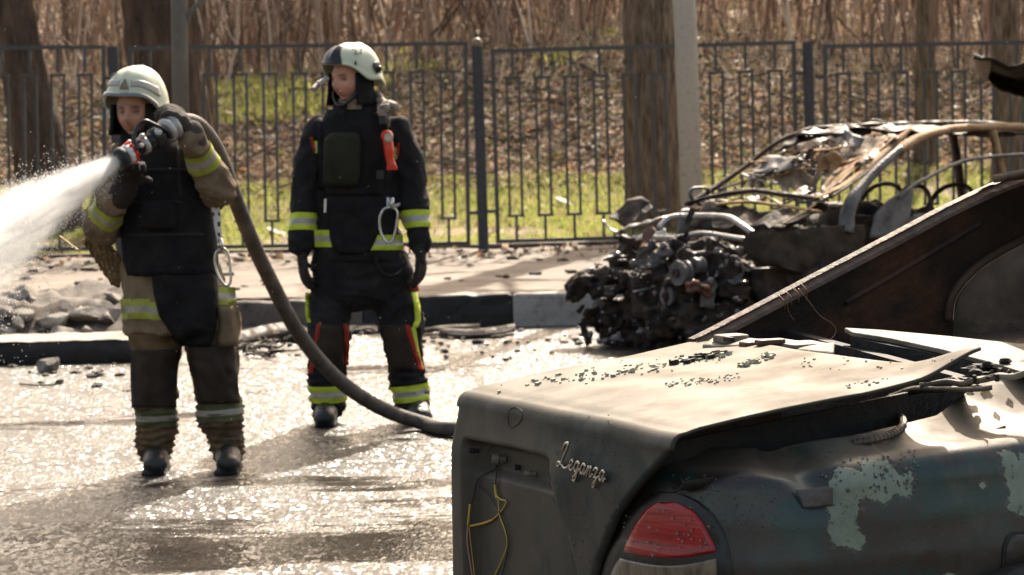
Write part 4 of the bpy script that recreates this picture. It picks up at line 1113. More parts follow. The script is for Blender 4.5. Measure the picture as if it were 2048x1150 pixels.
strand([(1440, 380), (1500, 357), (1560, 330), (1620, 300), (1655, 296)], .018, greyst, [.95, .9, .8, .7, .6])
strand([(1600, 340), (1625, 315), (1640, 296), (1648, 280)], .012, tan, [.6, .6, .6, .6])
strand([(1530, 330), (1580, 318), (1620, 322), (1668, 305), (1690, 285)], .017, greyst, [.85, .7, .6, .5, .5])
strand([(1670, 335), (1662, 360), (1655, 386)], .022, tan, [.4, .35, .28])
strand([(1690, 327), (1735, 305), (1775, 283)], .022, tan, [.3, .25, .2])
for k in range(14):
    x0 = rs.uniform(1430, 1650); y0 = np.interp(x0, [1430, 1650], [372, 258]) + rs.uniform(4, 35)
    x1 = x0 + rs.uniform(30, 110); y1 = y0 + rs.uniform(-22, 25)
    strand([(x0, y0), ((x0 + x1) / 2, (y0 + y1) / 2 + rs.uniform(2, 12)), (x1, y1)], rs.uniform(.007, .02), rs.choice([tan, greyst, greyst, brownst, char]), [.85, .7, .55])
hang('screen_rag', [(1500, 352), (1590, 342), (1600, 318), (1540, 316)], greyst, 12, 8, .04, 9, 12, q=(.85, .6, .6, .85))
hang('screen_rag', [(1625, 345), (1690, 335), (1690, 310), (1640, 305)], tan, 12, 8, .05, 10, 13, q=(.55, .35, .35, .5))
# the melted screen itself: a sagging, torn skin full of holes
rows = []
for i in range(46):
    v = i / 45; xl, yl = 1395 + (1640 - 1395) * v, 402 + (262 - 402) * v; xr, yr = 1648 + (1800 - 1648) * v, 400 + (276 - 400) * v; r = []
    for j in range(70):
        u = j / 69; sagz = .10 * math.sin(math.pi * u) * math.sin(math.pi * v) + .05 * fbm(u * 5, v * 4, 3) + .04 * math.sin(u * 19 + 5 * nz(u * 3, v * 3)) * math.sin(math.pi * v)
        r.append(Q(xl + (xr - xl) * u, yl + (yr - yl) * u, .95 - .83 * u) - Vector((0, 0, sagz)))
    rows.append(r)
mb = MB().grid(rows); keep = []
for k, f in enumerate(mb.f):
    i, j = divmod(k, 69); u, v = j / 69, i / 45
    h = fbm(u * 4.5 + 2, v * 7 + u * 3, 9, 5) + .28 * math.sin((u * 1.1 + v * .8) * 17 + 3 * nz(u * 4, v * 4, 1))
    if h > -.02 + .22 * math.sin(math.pi * u) * (1 - v) - .4 * (v > .82) or i in (0, 44): keep.append(f)
mb.f = keep; mb.build('melted_screen', M('melted_screen_glass', [(.035, .028, .022), (.16, .11, .068), (.30, .225, .15), (.10, .08, .065)], 6, .3, .6, bump=.7, bscale=40, dist=.6), wreck, smooth=True, solid=.006)
# cowl and bonnet remains
pillar('cowl_bar', [(1372, 408), (1430, 392), (1500, 381), (1560, 387), (1634, 396)], [.02, .024, .022, .02, .022], char, [.95, .8, .6, .4, .1], jit=.3)
pillar('cowl_edge', [(1430, 398), (1500, 386), (1560, 392), (1640, 403)], .010, greyst, [.8, .6, .4, .08])
pillar('bonnet_edge', [(1373, 424), (1430, 410), (1493, 404), (1560, 411), (1640, 424)], [.014, .02, .022, .02, .02], tan, [.9, .75, .55, .35, .06], flat=.5)
hang('bonnet_sheet', [(1380, 452), (1560, 455), (1640, 422), (1420, 414)], char, 24, 14, .06, 7, 21, q=(.85, .15, .06, .8))
hang('bonnet_sheet', [(1600, 452), (1720, 462), (1700, 430), (1620, 425)], brownst, 14, 10, .05, 8, 22, q=(.1, .02, .02, .15))
hang('far_wing', [(1345, 470), (1420, 455), (1440, 400), (1360, 425)], greyst, 12, 10, .05, 8, 24, q=(1, .95, .95, 1))
pillar('screen_pillar_hook', [(1404, 412), (1382, 395), (1384, 378), (1410, 376), (1420, 384)], .018, greyst, .96)
pillar('washer_hose', [(1518, 425), (1532, 440), (1538, 452)], .008, greyst, .4); pillar('bonnet_stay', [(1560, 450), (1600, 428), (1632, 408)], .008, tan, [.1, .08, .05])
pillar('crossmember_tube', [(1318, 456), (1339, 436), (1377, 432), (1452, 434), (1480, 448), (1508, 468)], .019, alum, [.6, .6, .55, .35, .2, .1], flat=1, jit=.02)
pillar('upper_radiator_tube', [(1300, 474), (1345, 476), (1400, 467), (1440, 471), (1490, 479)], .016, alum, [.6, .5, .35, .25, .05], flat=1, jit=.06)
pillar('radiator_strut', [(1338, 478), (1346, 520), (1348, 580), (1346, 640)], [.03, .024, .022, .024], greyst, [.5, .48, .46, .45], flat=.5, jit=.1)
hang('bright_flap', [(1275, 480), (1338, 478), (1330, 458), (1288, 458)], alum, 8, 6, .03, 12, 25, q=(.75, .5, .55, .75))
hang('slam_panel', [(1240, 462), (1330, 438), (1352, 432), (1262, 450)], alum, 14, 5, .03, 12, 26, q=(.9, .7, .7, .9))
# ---- far headlamp wing: curled dark shell with a pale lip
hang('curled_wing', [(1216, 446), (1262, 452), (1304, 408), (1246, 404)], char, 12, 10, .05, 8, 30, q=(1, .9, .95, 1.02))
hang('wing_top', [(1240, 420), (1285, 432), (1306, 416), (1290, 400)], greyst, 8, 8, .03, 9, 31, q=(1, .95, .95, 1.0))
pillar('pale_lip', [(1207, 441), (1222, 458), (1246, 468), (1268, 478)], .011, alum, [1.02, .98, .92, .88], flat=.5)
# ---- engine, lumps and hanging remains: one melted mass per piece
def lumps(name, mat, boxes, amp, sc, seed, voxel=.02):
    mb = MB(); rd = random.Random(seed)
    for (px, py, q, s_, dx, dz) in boxes:
        c = Q(px, py, q) + WX * s_ * 0
        ax = (Vector((1, 0, 0)), Vector((0, 1, 0)), Vector((0, 0, 1)))
        a = rd.uniform(-.5, .5); e = (ax[0] * math.cos(a) + ax[2] * math.sin(a), ax[1], ax[2] * math.cos(a) - ax[0] * math.sin(a))
        mb.box(c, (dx * .8, 2 * max(.06, s_), dz * .8), e)
        for w in range(3):
            b_ = rd.uniform(-1.2, 1.2); e2 = (ax[0] * math.cos(b_) + ax[2] * math.sin(b_), ax[1], ax[2] * math.cos(b_) - ax[0] * math.sin(b_))
            mb.box(c + e[0] * rd.uniform(-.4, .4) * dx + e[2] * rd.uniform(-.4, .4) * dz + ax[1] * rd.uniform(-.1, .02), (dx * rd.uniform(.2, .7), .05 + .08 * rd.random(), max(voxel * 2.2, dz * rd.uniform(.12, .4))), e2)
    return fuse(mb, name, mat, wreck, voxel * .8, amp * .45, sc * 1.8, seed, it=1)
lumps('engine', char, [(1400, 540, .35, .2, .38, .30), (1440, 510, .3, .15, .25, .18), (1370, 590, .4, .18, .34, .3), (1470, 560, .2, .16, .22, .3), (1420, 630, .3, .2, .5, .22), (1500, 610, .2, .2, .3, .35), (1330, 640, .5, .15, .3, .26), (1560, 560, .1, .1, .3, .3), (1300, 590, .6, .15, .28, .34), (1390, 500, .4, .12, .2, .1), (1440, 660, .2, .2, .5, .18)], .05, 9, 41)
lumps('radiator_remains', greyst, [(1318, 528, .55, .05, .12, .2), (1338, 505, .5, .04, .16, .07), (1325, 560, .55, .04, .07, .16)], .03, 14, 42, .012)
lumps('headlamp_remains', redbr, [(1398, 574, .18, .05, .14, .07), (1412, 580, .17, .05, .08, .09), (1380, 575, .2, .04, .06, .07)], .02, 16, 43, .01)
lumps('fluid_tank', greyst, [(1415, 592, .2, .05, .1, .17), (1420, 570, .2, .05, .09, .08)], .015, 12, 44, .01)
lumps('melted_hoses', redbr, [(1455, 516, .25, .04, .11, .06), (1466, 502, .25, .04, .07, .05), (1440, 530, .28, .04, .06, .08), (1470, 525, .2, .03, .05, .05)], .03, 18, 45, .01)
lumps('bumper_beam', char, [(1160, 575, 1.0, .1, .18, .13), (1195, 562, .95, .1, .2, .12), (1235, 556, .88, .09, .2, .11), (1275, 560, .8, .09, .16, .12), (1145, 585, 1.02, .07, .08, .1), (1215, 580, .9, .1, .28, .07)], .035, 11, 46, .014)
lumps('front_remains', char, [(1260, 500, .85, .1, .14, .2), (1235, 520, .9, .08, .12, .12), (1280, 600, .8, .12, .2, .24), (1230, 615, .9, .1, .22, .12), (1195, 625, .95, .09, .16, .1), (1255, 650, .85, .1, .3, .14), (1225, 660, .9, .08, .16, .1), (1270, 685, .8, .12, .25, .16), (1310, 690, .7, .15, .3, .16), (1370, 690, .5, .2, .4, .14), (1240, 470, .92, .06, .07, .07), (1262, 540, .85, .06, .1, .2)], .06, 10, 47, .016)
lumps('hanging_duct', greyst, [(1278, 558, .75, .03, .05, .17), (1284, 590, .75, .03, .04, .12)], .02, 16, 48, .01)
for k in range(26):
    x, y = rs.uniform(1215, 1500), rs.uniform(480, 670); q = np.interp(x, [1200, 1500], [.9, .1]) + rs.uniform(-.05, .05)
    pts = [(x, y)]
    for j in range(3): pts.append((pts[-1][0] + rs.gauss(0, 16), pts[-1][1] + rs.gauss(3, 13)))
    pillar('burnt_cable', pts, rs.uniform(.004, .010), rs.choice([char, char, greyst, alum]), q, flat=1, n=6)
mb = MB()
for k in range(110):
    x, y = rs.uniform(1180, 1500), rs.uniform(490, 690); q = np.interp(x, [1180, 1500], [.92, .05]) - .03
    p = Q(x, y, q - .1 * rs.random()); r = rs.uniform(.006, .02); mb.ball(p, (r * rs.uniform(.7, 2), r, r * rs.uniform(.6, 1.6)), 7, 5, jit=.3)
tag(mb.build('molten_drips', alum if False else M('wet_slag', [(.02, .016, .014), (.12, .1, .09), (.03, .02, .018)], 30, .12, bump=.6, bscale=90, spec=.9), wreck, smooth=True), kind='stuff')
for k in range(22):      # torn scraps of sheet, brackets and fins in the engine bay
    x, y = rs.uniform(1150, 1500), rs.uniform(470, 690)
    if x < 1215: y = rs.uniform(545, 650)
    q = np.interp(x, [1150, 1500], [1.0, .05]) - .05 * rs.random(); p = Q(x, y, q) - Vector((0, .06, 0)); a = rs.uniform(-1.5, 1.5); L1, L2 = rs.uniform(.05, .2), rs.uniform(.015, .07)
    d1 = Vector((math.cos(a), rs.uniform(-.4, .4), math.sin(a))); d2 = Vector((-math.sin(a), rs.uniform(-.8, .8), math.cos(a)))
    sheet(p, p + d1 * L1, p + d1 * L1 + d2 * L2, p + d2 * L2, 7, 4, .018, 16, k).build('scrap', rs.choice([char, char, char, brownst, greyst, redbr if k % 7 == 0 else char]), wreck, smooth=False, solid=.004)
# readable remains: bumper bar, lower lip, pulleys, pipes, wing apron, lamp bowls
pillar('bumper_bar', [(1136, 580), (1165, 558), (1210, 550), (1262, 552), (1318, 560)], [.05, .07, .065, .06, .045], char, [1.02, .98, .9, .78, .6], flat=.8, n=14, jit=.08)
pillar('bumper_rim', [(1150, 553), (1200, 540), (1262, 540)], .014, greyst, [1.0, .92, .8], flat=.6)
pillar('lower_lip', [(1165, 640), (1215, 655), (1280, 668), (1360, 676)], [.03, .04, .045, .04], char, [1.0, .9, .75, .5], flat=.7, jit=.15)
pillar('chassis_leg', [(1300, 610), (1380, 600), (1480, 590)], [.05, .055, .055], brownst, [.6, .4, .15], flat=.8, jit=.1)
pillar('intake_pipe', [(1360, 520), (1372, 498), (1400, 490), (1428, 500), (1436, 525)], .034, char, [.4, .4, .36, .32, .3], flat=1, jit=.04)
pillar('coolant_pipe', [(1290, 515), (1310, 540), (1312, 575), (1296, 605)], .022, greyst, [.62, .58, .56, .58], flat=1, jit=.1)
for (x, y, q, r) in ((1372, 545, .26, .075), (1404, 530, .24, .05), (1350, 590, .36, .06)):
    c = Q(x, y, q); dv = -WX; pu = MB().tube([c + dv * .0, c + dv * .02, c + dv * .025, c + dv * .045, c + dv * .05, c + dv * .07], [r, r, r * .86, r * .86, r, r], 22).build('pulley', greyst, wreck)
    MB().tube([c + dv * .07, c + dv * .09], r * .35, 12).build('hub', char, pu)
for (x, y, q) in ((1285, 520, .72), (1462, 540, .1)):
    c = Q(x, y, q); rows = []
    for i in range(7):
        an = i / 6 * math.pi * .48; rows.append([c - WX * (.02 + .09 * (1 - math.sin(an))) * -1 + (WN * math.cos(t) + Vector((0, 0, 1)) * math.sin(t)) * (.085 * math.sin(an) + .004) for t in [2 * math.pi * j / 20 for j in range(20)]])
    MB().grid(rows, closed=True).build('lamp_bowl', greyst, wreck, smooth=True, solid=.006)
side_sheet('wing_apron', [(535, 1500, 1726), (590, 1508, 1726), (640, 1530, 1726), (700, 1560, 1726)], 24, char, q=.05, amp=.03, seed=9)
# ---- wheels, cabin
for s_, q, sg in ((.62, .02, -1), (3.0, .02, -1), (.62, .96, 1), (3.0, .96, 1)):
    c = Wc(s_, q, .27); wv = MB().tube([c - WN * .09, c - WN * .085, c + WN * .085, c + WN * .09], [.2, .25, .25, .2], 26, jit=.03).build('wheel', char, wreck)
    MB().tube([c - WN * .1, c - WN * .05], [.07, .12], 18).build('hub', greyst, wv)
mb = MB(); th = [i * 2 * math.pi / 28 for i in range(29)]; c = Q(1818, 420, .25); ax1, ax2 = WN, (Vector((0, 0, 1)) * .9 + WX * .44).normalized()
mb.tube([c + (ax1 * math.cos(a) + ax2 * math.sin(a)) * .17 for a in th], .014, 8, cap=False); sw = mb.build('steering_wheel', char, wreck, smooth=True)
mb = MB(); mb.tube([c, c - WX * .25 - Vector((0, 0, .1))], .03, 8); mb.build('column', char, sw)
lumps('dashboard', char, [(1760, 440, .4, .35, .5, .22), (1840, 450, .5, .35, .5, .2), (1700, 430, .6, .3, .4, .16)], .04, 9, 51, .025)
for q in (.28, .72):
    b0 = Wc(2.05, q, .3); mb = MB()
    mb.tube(smooth_path([b0 - WN * .2, b0 - WN * .2 + Vector((0, 0, .5)) + WX * .15, b0 + Vector((0, 0, .62)) + WX * .2, b0 + WN * .2 + Vector((0, 0, .5)) + WX * .15, b0 + WN * .2], 4), .016, 8); mb.build('seat_frame', char, wreck, smooth=True)
# ---- curled charred panel of another wreck, leaning on the roof and reaching up beyond the right edge
pb = [(1948, 108), (1985, 118), (2020, 132), (2062, 128), (2140, 150), (2230, 200), (2330, 262)]
pt = [(1955, 140), (1975, 162), (2010, 186), (2050, 196), (2140, 214), (2230, 246), (2330, 290)]
rows = []
for k in range(7):
    f = k / 6; rows.append(smooth_path([Q(x1 + (x2 - x1) * f, y1 + (y2 - y1) * f, .25 + .5 * math.sin(f * 2.2) + .03 * nz(x1 * .02, f * 3)) for (x1, y1), (x2, y2) in zip(pb, pt)], 6))
mb = MB().grid([[p + Vector((0, .02 * nz(p.x * 9, p.z * 9, 2), .03 * fbm(p.x * 5, p.y * 5, p.z * 5))) for p in r] for r in rows])
panel_o = mb.build('charred_panel', [brownst], None, smooth=True, origin=Q(2230, 250, .5), solid=.012)
tag(panel_o, 'charred curled sheet of bodywork jutting in at the right edge above the burnt hatchback', 'car part')
end = sheet(Q(1946, 106, .3), Q(1982, 118, .3), Q(1976, 160, .45), Q(1952, 146, .45), 6, 6, .008, 14, 3).build('bleached_end', M('bleached_panel_end', [(.45, .42, .37), (.6, .56, .5)], 9, .5, bump=.4), panel_o, smooth=True, solid=.008)
# ================================================================== FIREFIGHTERS
skin_m = M('skin', [(.86, .84, .82), (1, 1, 1)], 40, .48, attr='Col', bump=.08, bscale=220, spec=.35)
skin_m.node_tree.nodes['Principled BSDF'].inputs['Subsurface Weight'].default_value = .08
skin_m.node_tree.nodes['Principled BSDF'].inputs['Subsurface Radius'].default_value = (.02, .008, .004)
def cloth(name, cols, sc=7, **k): return M(name, cols, sc, .85, bump=.35, bscale=260, spec=.15, bdist=.005, detail=8, **k)
khaki = cloth('khaki_turnout_cloth', [(.105, .073, .045), (.185, .135, .088), (.235, .18, .12)])
brown_t = cloth('dirty_brown_trousers', [(.048, .031, .018), (.12, .078, .043), (.17, .115, .066)])
navy = cloth('dark_navy_cloth', [(.010, .0095, .0105), (.018, .017, .018), (.030, .028, .028)])
black_c = cloth('black_vest_cloth', [(.007, .0065, .007), (.013, .012, .0125), (.022, .020, .019)])
olive = cloth('dark_olive_pocket', [(.016, .017, .011), (.030, .030, .020)])
knee_m = cloth('dark_knee_cloth', [(.020, .015, .011), (.048, .036, .027)])
redc = cloth('red_piping_cloth', [(.22, .025, .015), (.34, .045, .025)])
glove_m = cloth('grey_work_glove', [(.045, .038, .032), (.10, .085, .072)])
dglove = cloth('dark_glove', [(.018, .015, .014), (.042, .035, .032)])
beige_c = cloth('beige_hood_cloth', [(.22, .17, .125), (.34, .27, .2)])
boot_m = M('black_boot_leather', [(.010, .010, .010), (.03, .027, .025)], 16, .38, .6, bump=.3, bscale=60)
lime = M('lime_tape', [(.42, .50, .02), (.55, .62, .04)], 16, .6, bump=.1, bscale=120)
dull_lime = M('dirty_lime_tape', [(.22, .24, .03), (.38, .40, .05)], 14, .7, bump=.1, bscale=120)
dark_lime = M('sooty_lime_tape', [(.035, .042, .012), (.075, .08, .025)], 14, .7, bump=.1, bscale=120)
silver = M('silver_tape', [(.30, .285, .26), (.46, .44, .40)], 18, .38, bump=.1, bscale=160)
dull_silver = M('dirty_silver_tape', [(.20, .175, .145), (.36, .32, .27)], 16, .5, bump=.1, bscale=160)
helm_m = M('pale_luminous_helmet', [(.50, .53, .38), (.60, .62, .46)], 5, .28, .42, bump=.04, bscale=40, spec=.5)
visor_m = M('smoky_visor', [(.10, .105, .11), (.15, .155, .16)], 6, .12, bump=0, coat=.6)
black_p = M('black_plastic', [(.010, .010, .011), (.02, .02, .021)], 9, .35, bump=.1)
red_p = M('red_torch_plastic', [(.55, .03, .012), (.68, .06, .02)], 9, .35, bump=.05)
white_p = M('white_plastic', [(.6, .58, .54), (.75, .73, .68)], 9, .3, bump=0)
ink = M('black_ink', [(.012, .012, .012), (.03, .03, .03)], 40, .7, bump=0)
steel = M('bright_steel', [(.42, .41, .39), (.62, .6, .57)], 20, .25, metal=.9, bump=.05)

def head_points(c, fwd, k=1.0):
    """face and skull: eyes at c's height, fwd the way the face looks"""
    f = Vector(fwd).normalized(); u = Vector((0, 0, 1)); r = f.cross(u).normalized(); u = r.cross(f)
    mb = MB(); n, m = 72, 56; rows = []
    def gs(x, w): return math.exp(-(x / w) ** 2)
    for i in range(1, m):
        ph = -math.pi / 2 + math.pi * i / m; row = []
        for j in range(n):
            th = 2 * math.pi * j / n
            x, y, z = math.cos(ph) * math.sin(th), math.cos(ph) * math.cos(th), math.sin(ph)
            X, Y, Z = .077 * x, .094 * y, .118 * z + .006
            jaw = 1 - .22 * smst(-Z, .03, .115); X *= jaw
            if y > 0:
                fr = smst(y, 0.0, .5)
                d = .027 * gs(X, .0125) * gs(Z + .030 - .006 * 0, .020) * (1 - .2 * smst(Z, -.03, .02)) + .012 * gs(X, .010) * gs(Z + .005, .022)
                d += .010 * gs(Z - .024, .010) * gs(X, .05) - .015 * (gs(X - .031, .014) + gs(X + .031, .014)) * gs(Z, .011)
                d += .006 * (gs(X - .043, .018) + gs(X + .043, .018)) * gs(Z + .030, .018)
                d += .008 * gs(X, .022) * gs(Z + .060, .011) - .006 * gs(X, .024) * gs(Z + .0635, .0028) + .006 * gs(X, .020) * gs(Z + .070, .006)
                d += .014 * gs(X, .024) * gs(Z + .098, .018) - .005 * gs(Z + .082, .007) * gs(X, .03)
                Y += d * fr * 1.35
            else:
                Y -= .012 * gs(Z - .03, .06)
            # ears
            e = gs(Y + .005, .020) * gs(Z + .012, .030); X += math.copysign(.012 * e, x) if abs(x) > .3 else 0
            row.append(c + (r * X + f * Y + u * Z) * k)
        rows.append(row)
    mb.grid(rows, closed=True)
    k0 = len(mb.v); mb.v += [tuple(c + u * (.006 - .118) * k), tuple(c + u * .124 * k)]
    mb.f += [(k0, j, (j + 1) % n) for j in range(n)] + [(k0 + 1, (m - 2) * n + (j + 1) % n, (m - 2) * n + j) for j in range(n)]
    return mb, (r, f, u)
def paint_head(o, c, axes, k, skin, lips, brow):
    me = o.data; b = wloc(o); r, f, u = axes
    ca = me.color_attributes.new('Col', 'FLOAT_COLOR', 'POINT'); vals = np.ones((len(me.vertices), 4), dtype=np.float32)
    for i, v in enumerate(me.vertices):
        d = (v.co + b - c) / k; X, Y, Z = d.dot(r), d.dot(f), d.dot(u); col = Vector(skin)
        if Y > .02 and abs(X) < .08 and -.12 < Z < .1:
            col = col.lerp(Vector(skin) * 1.05 + Vector((.05, -.01, -.008)), math.exp(-((abs(X) - .04) / .02) ** 2 - ((Z + .035) / .022) ** 2) * .8)
            col = col.lerp(Vector(lips), min(1, 1.1 * math.exp(-(X / .024) ** 4 - ((Z + .064) / .007) ** 2)))
            for s in (-1, 1):
                col = col.lerp(Vector(brow), .85 * math.exp(-((X - s * .032) / .018) ** 4 - ((Z - .022) / .0075) ** 2))
                col = col.lerp(Vector((.10, .07, .055)), .95 * math.exp(-((X - s * .031) / .014) ** 4 - ((Z - .001) / .006) ** 2))
            col = col.lerp(Vector(skin) * .5, .8 * math.exp(-(X / .016) ** 2 - ((Z + .049) / .005) ** 2))
            col = col.lerp(Vector(skin) * .62, .62 * smst(-Z + abs(X) * .25, .05, .085) * (1 - .8 * math.exp(-(X / .026) ** 4 - ((Z + .064) / .008) ** 2)))     # stubble
        vals[i, :3] = col
    ca.data.foreach_set('color', vals.ravel())
def helmet(name, c, fwd, parent, up=(0, 0, 1), front_dark=False, a=.134, b=.152, top=.158):
    f = Vector(fwd).normalized(); u0 = Vector(up).normalized(); r = f.cross(u0).normalized(); u = r.cross(f).normalized()
    def rim(th):
        q = math.cos(th)
        return .058 * smst(q, .15, .9) - .018 * (1 - smst(q, .1, .9)) - .045 * smst(-q, .2, .95)
    def pt(th, v, off=0.0):
        zr = rim(th); ang = v * math.pi / 2
        z = zr + (top - zr) * max(0.0, math.cos(ang)) ** .95; rad = max(0.0, math.sin(ang)) ** .82
        A, B = a + off, b + off
        fl = 1 + .045 * smst(v, .88, 1) + .02 * smst(v, .86, 1) * smst(math.cos(th), .3, .9) + .10 * smst(v, .8, 1) * smst(-math.cos(th), .6, 1)
        X, Y = A * math.sin(th) * rad * fl, B * math.cos(th) * rad * fl
        crest = .007 * math.exp(-(X / .016) ** 2) * smst(v, .02, .2) * (1 - smst(v, .75, .9))
        zz = z + off * math.cos(ang) + crest * math.cos(ang); Y += math.copysign(crest * math.sin(ang), Y)
        return c + r * X + f * Y + u * zz
    mb = MB(); n, m = 64, 26
    mb.grid([[pt(2 * math.pi * j / n, i / m) for j in range(n)] for i in range(0, m + 1)], closed=True)
    o = mb.build(name, helm_m, parent, smooth=True, solid=.005)
    return o, pt, (r, f, u)
def arc_grid(pt, t0, t1, v0, v1, n, m, off, shape=None):
    rows = []
    for i in range(m + 1):
        v = v0 + (v1 - v0) * i / m; w_ = shape(i / m) if shape else 1; mid = (t0 + t1) / 2
        rows.append([pt(mid + (t0 + (t1 - t0) * j / n - mid) * w_, v, off) for j in range(n + 1)])
    return MB().grid(rows)
def mark(name, text, size, p, nrm, upv, mat, parent):
    cu = bpy.data.curves.new('mark', 'FONT'); cu.body = text; cu.size = size; cu.extrude = .0008; cu.align_x = 'CENTER'; cu.align_y = 'CENTER'
    t = bpy.data.objects.new('tmp', cu); COL.objects.link(t); bpy.context.view_layer.update()
    me = bpy.data.meshes.new_from_object(t.evaluated_get(bpy.context.evaluated_depsgraph_get())); bpy.data.objects.remove(t)
    z = nrm.normalized(); y = (upv - z * upv.dot(z)).normalized(); x = y.cross(z)
    me.transform(Matrix(((x.x, y.x, z.x, p.x), (x.y, y.y, z.y, p.y), (x.z, y.z, z.z, p.z), (0, 0, 0, 1))))
    me.materials.clear(); return link(name, me, mat, parent)
def hand(wr, d, pn, curl, k=1.0, thumb=1, spread=.012, clen=1.0):
    """palm, four unequal bent fingers and a thumb; d runs from wrist to knuckles, pn out of the palm"""
    d = Vector(d).normalized(); pn = Vector(pn); pn = (pn - d * pn.dot(d)).normalized(); s = d.cross(pn)
    mb = MB(); wr = Vector(wr)
    mb.tube([wr - d * .03, wr, wr + d * .045, wr + d * .09], [.030 * k, .031 * k, .042 * k, .040 * k], 12, flat=.5)
    mb.ball(wr + d * .055, (.040 * k, .050 * k, .020 * k), 12, 8, (s, d, pn))
    for i, (o, L) in enumerate(((-.031, .068), (-.0105, .080), (.0105, .075), (.031, .058))):
        p = wr + d * .088 * k + s * (o * k); dd = d + s * (o * .3 / .03) * spread * 10; dd.normalize(); pts = [p - d * .03]; pts.append(p)
        for q, l in enumerate((.44, .32, .26)):
            an = curl * (1 + .1 * i) * (q + 1) * .5
            v = (dd * math.cos(an) + pn * math.sin(an)).normalized(); p = p + v * (L * l * k * clen * 1.15); pts.append(p)
        mb.tube(pts, [.0115 * k, .0125 * k, .0115 * k, .0105 * k, .0080 * k], 9)
        mb.ball(pts[-1], .0085 * k, 8, 6)
    t0 = wr + d * .02 * k + s * (thumb * -.034 * k); tv = (d * .75 - s * thumb * .55 + pn * .45).normalized(); t1 = t0 + tv * .042 * k; t2 = t1 + (tv * .7 + pn * .45 + s * thumb * .25).normalized() * .034 * k
    mb.tube([t0 - d * .01, t0, t1, t2], [.015 * k, .016 * k, .0135 * k, .010 * k], 9); mb.ball(t2, .010 * k, 8, 6)
    return mb
def strip_mats(o, nper, mats):
    me = o.data
    for m in mats[1:]: me.materials.append(m)
    for i, p in enumerate(me.polygons): p.material_index = min(len(mats) - 1, int((i // nper) * len(mats) / max(1, (len(me.polygons) // nper))))
def taped_ring(name, bvh, c, ax, w_, parent, mats, rows=7, rmax=.35, off=.005, n=40):
    o = ring_band(bvh, c, ax, w_, n, off, rmax, rows=rows).build(name, mats[0], parent, smooth=True, fix=False); strip_mats(o, n, mats); return o
def taped_patch(name, rows, ncol, hit, parent, mats, off=.006, n_row=7):
    o = patch(rows, ncol, hit, off, n_row=n_row).build(name, mats[0], parent, smooth=True, fix=False); strip_mats(o, ncol - 1, mats); return o
def cloth_piece(name, rows, ncol, hit, parent, mat, off=.012, solid=.01, n_row=None, amp=.0, edge=.3):
    mb = patch(rows, ncol, hit, off, edge=edge, n_row=n_row)
    if amp: mb.v = [tuple(Vector(v) + Vector((0, -1, 0)) * amp * fbm(v[0] * 14, v[1] * 14, v[2] * 9, 3)) for v in mb.v]
    return mb.build(name, mat, parent, smooth=True, solid=solid)
def torso(J, rows, n=28):
    """rows: py, px left, px right, half depth, forward shift"""
    out = []
    for py, xl, xr, dp, dy in rows:
        a, b_ = J(xl, py, dy), J(xr, py, dy); c = (a + b_) / 2; h = (b_ - a).length / 2
        out.append([c + Vector((1, 0, 0)) * (h * math.copysign(abs(math.cos(t)) ** .85, math.cos(t))) + Vector((0, 1, 0)) * (dp * math.copysign(abs(math.sin(t)) ** .85, math.sin(t))) for t in [2 * math.pi * j / n for j in range(n)]])
    mb = MB(); mb.grid(out, closed=True); k = len(out)
    mb.f += [tuple(range(n - 1, -1, -1)), tuple((k - 1) * n + j for j in range(n))]
    return mb
def limb(mb, J, pts, n=14, sub=5, grow=0.0):
    """pts: (px, py, dy, r)"""
    P_ = smooth_path([J(x, y, d) for x, y, d, r in pts], sub); rr = list(np.interp(np.linspace(0, 1, len(P_)), np.linspace(0, 1, len(pts)), [p[3] for p in pts]))
    rr = [max(.012, r + grow) for r in rr]
    mb.tube(P_, rr, n); mb.ball(P_[0], rr[0] * .97, n, 10); mb.ball(P_[-1], rr[-1] * .97, n, 10); return mb
def carabiner(name, c, h, w_, parent_label, ang, sleeve=None):
    """D shaped snap link with a straight gate"""
    a = Vector((math.sin(ang), 0, math.cos(ang))); s = Vector((math.cos(ang), 0, -math.sin(ang)))
    t = empty(name, c, parent_label, 'carabiner')
    out = [(-.15, .5), (-.36, .42), (-.48, .15), (-.38, -.2), (-.12, -.46), (.1, -.5), (.25, -.42), (.3, -.3)]
    MB().tube(smooth_path([c + s * (x * w_) + a * (y * h) for x, y in out + [(.34, -.1)]], 5), .0062, 8).build('frame', steel, t, smooth=True)
    MB().tube(smooth_path([c + s * (x * w_) + a * (y * h) for x, y in [(-.15, .5), (.1, .52), (.3, .42), (.36, .25), (.34, -.12)]], 5), .0055, 8).build('gate', steel, t, smooth=True)
    MB().tube([c + s * (.05 * w_) + a * (h * .47), c + s * (.0 * w_) + a * (h * .8)], .010, 8).build('eye', steel, t, smooth=True)
    return t

# ------------------------------------------------------------------ the one with the hose
Y1 = 12.86
def J1(px, py, dy=0.0): return P(px, py, Y1 + dy)
base1 = Vector((J1(380, 940).x, Y1, 0))
def FOLD(x, y, z, sd):
    # sharp creases running across the limbs, softer puckers between them
    w_ = z * 13 + 2.6 * nz(x * 5 + sd, y * 5, z * 3.5); a = 1 - abs(nz(w_, x * 4 + sd, y * 4)) * 2.4
    b = 1 - abs(nz(x * 10 + sd, y * 10, z * 7)) * 2.6
    return .011 * max(0, a) ** 2 + .008 * max(0, b) ** 2 + .013 * nz(x * 6, y * 6, z * 6 + sd) + .003 * fbm(x * 22, y * 22, z * 22, 3) - .009
def crease1(x, y, z):
    v = (1.25 if z < .9 else 1.0) * FOLD(x, y, z, 3.0)
    if z < .34: v += .007 * math.sin(z * 210 + 5 * nz(x * 9, y * 9, z * 5)) * smst(.34 - z, 0, .05)
    return v
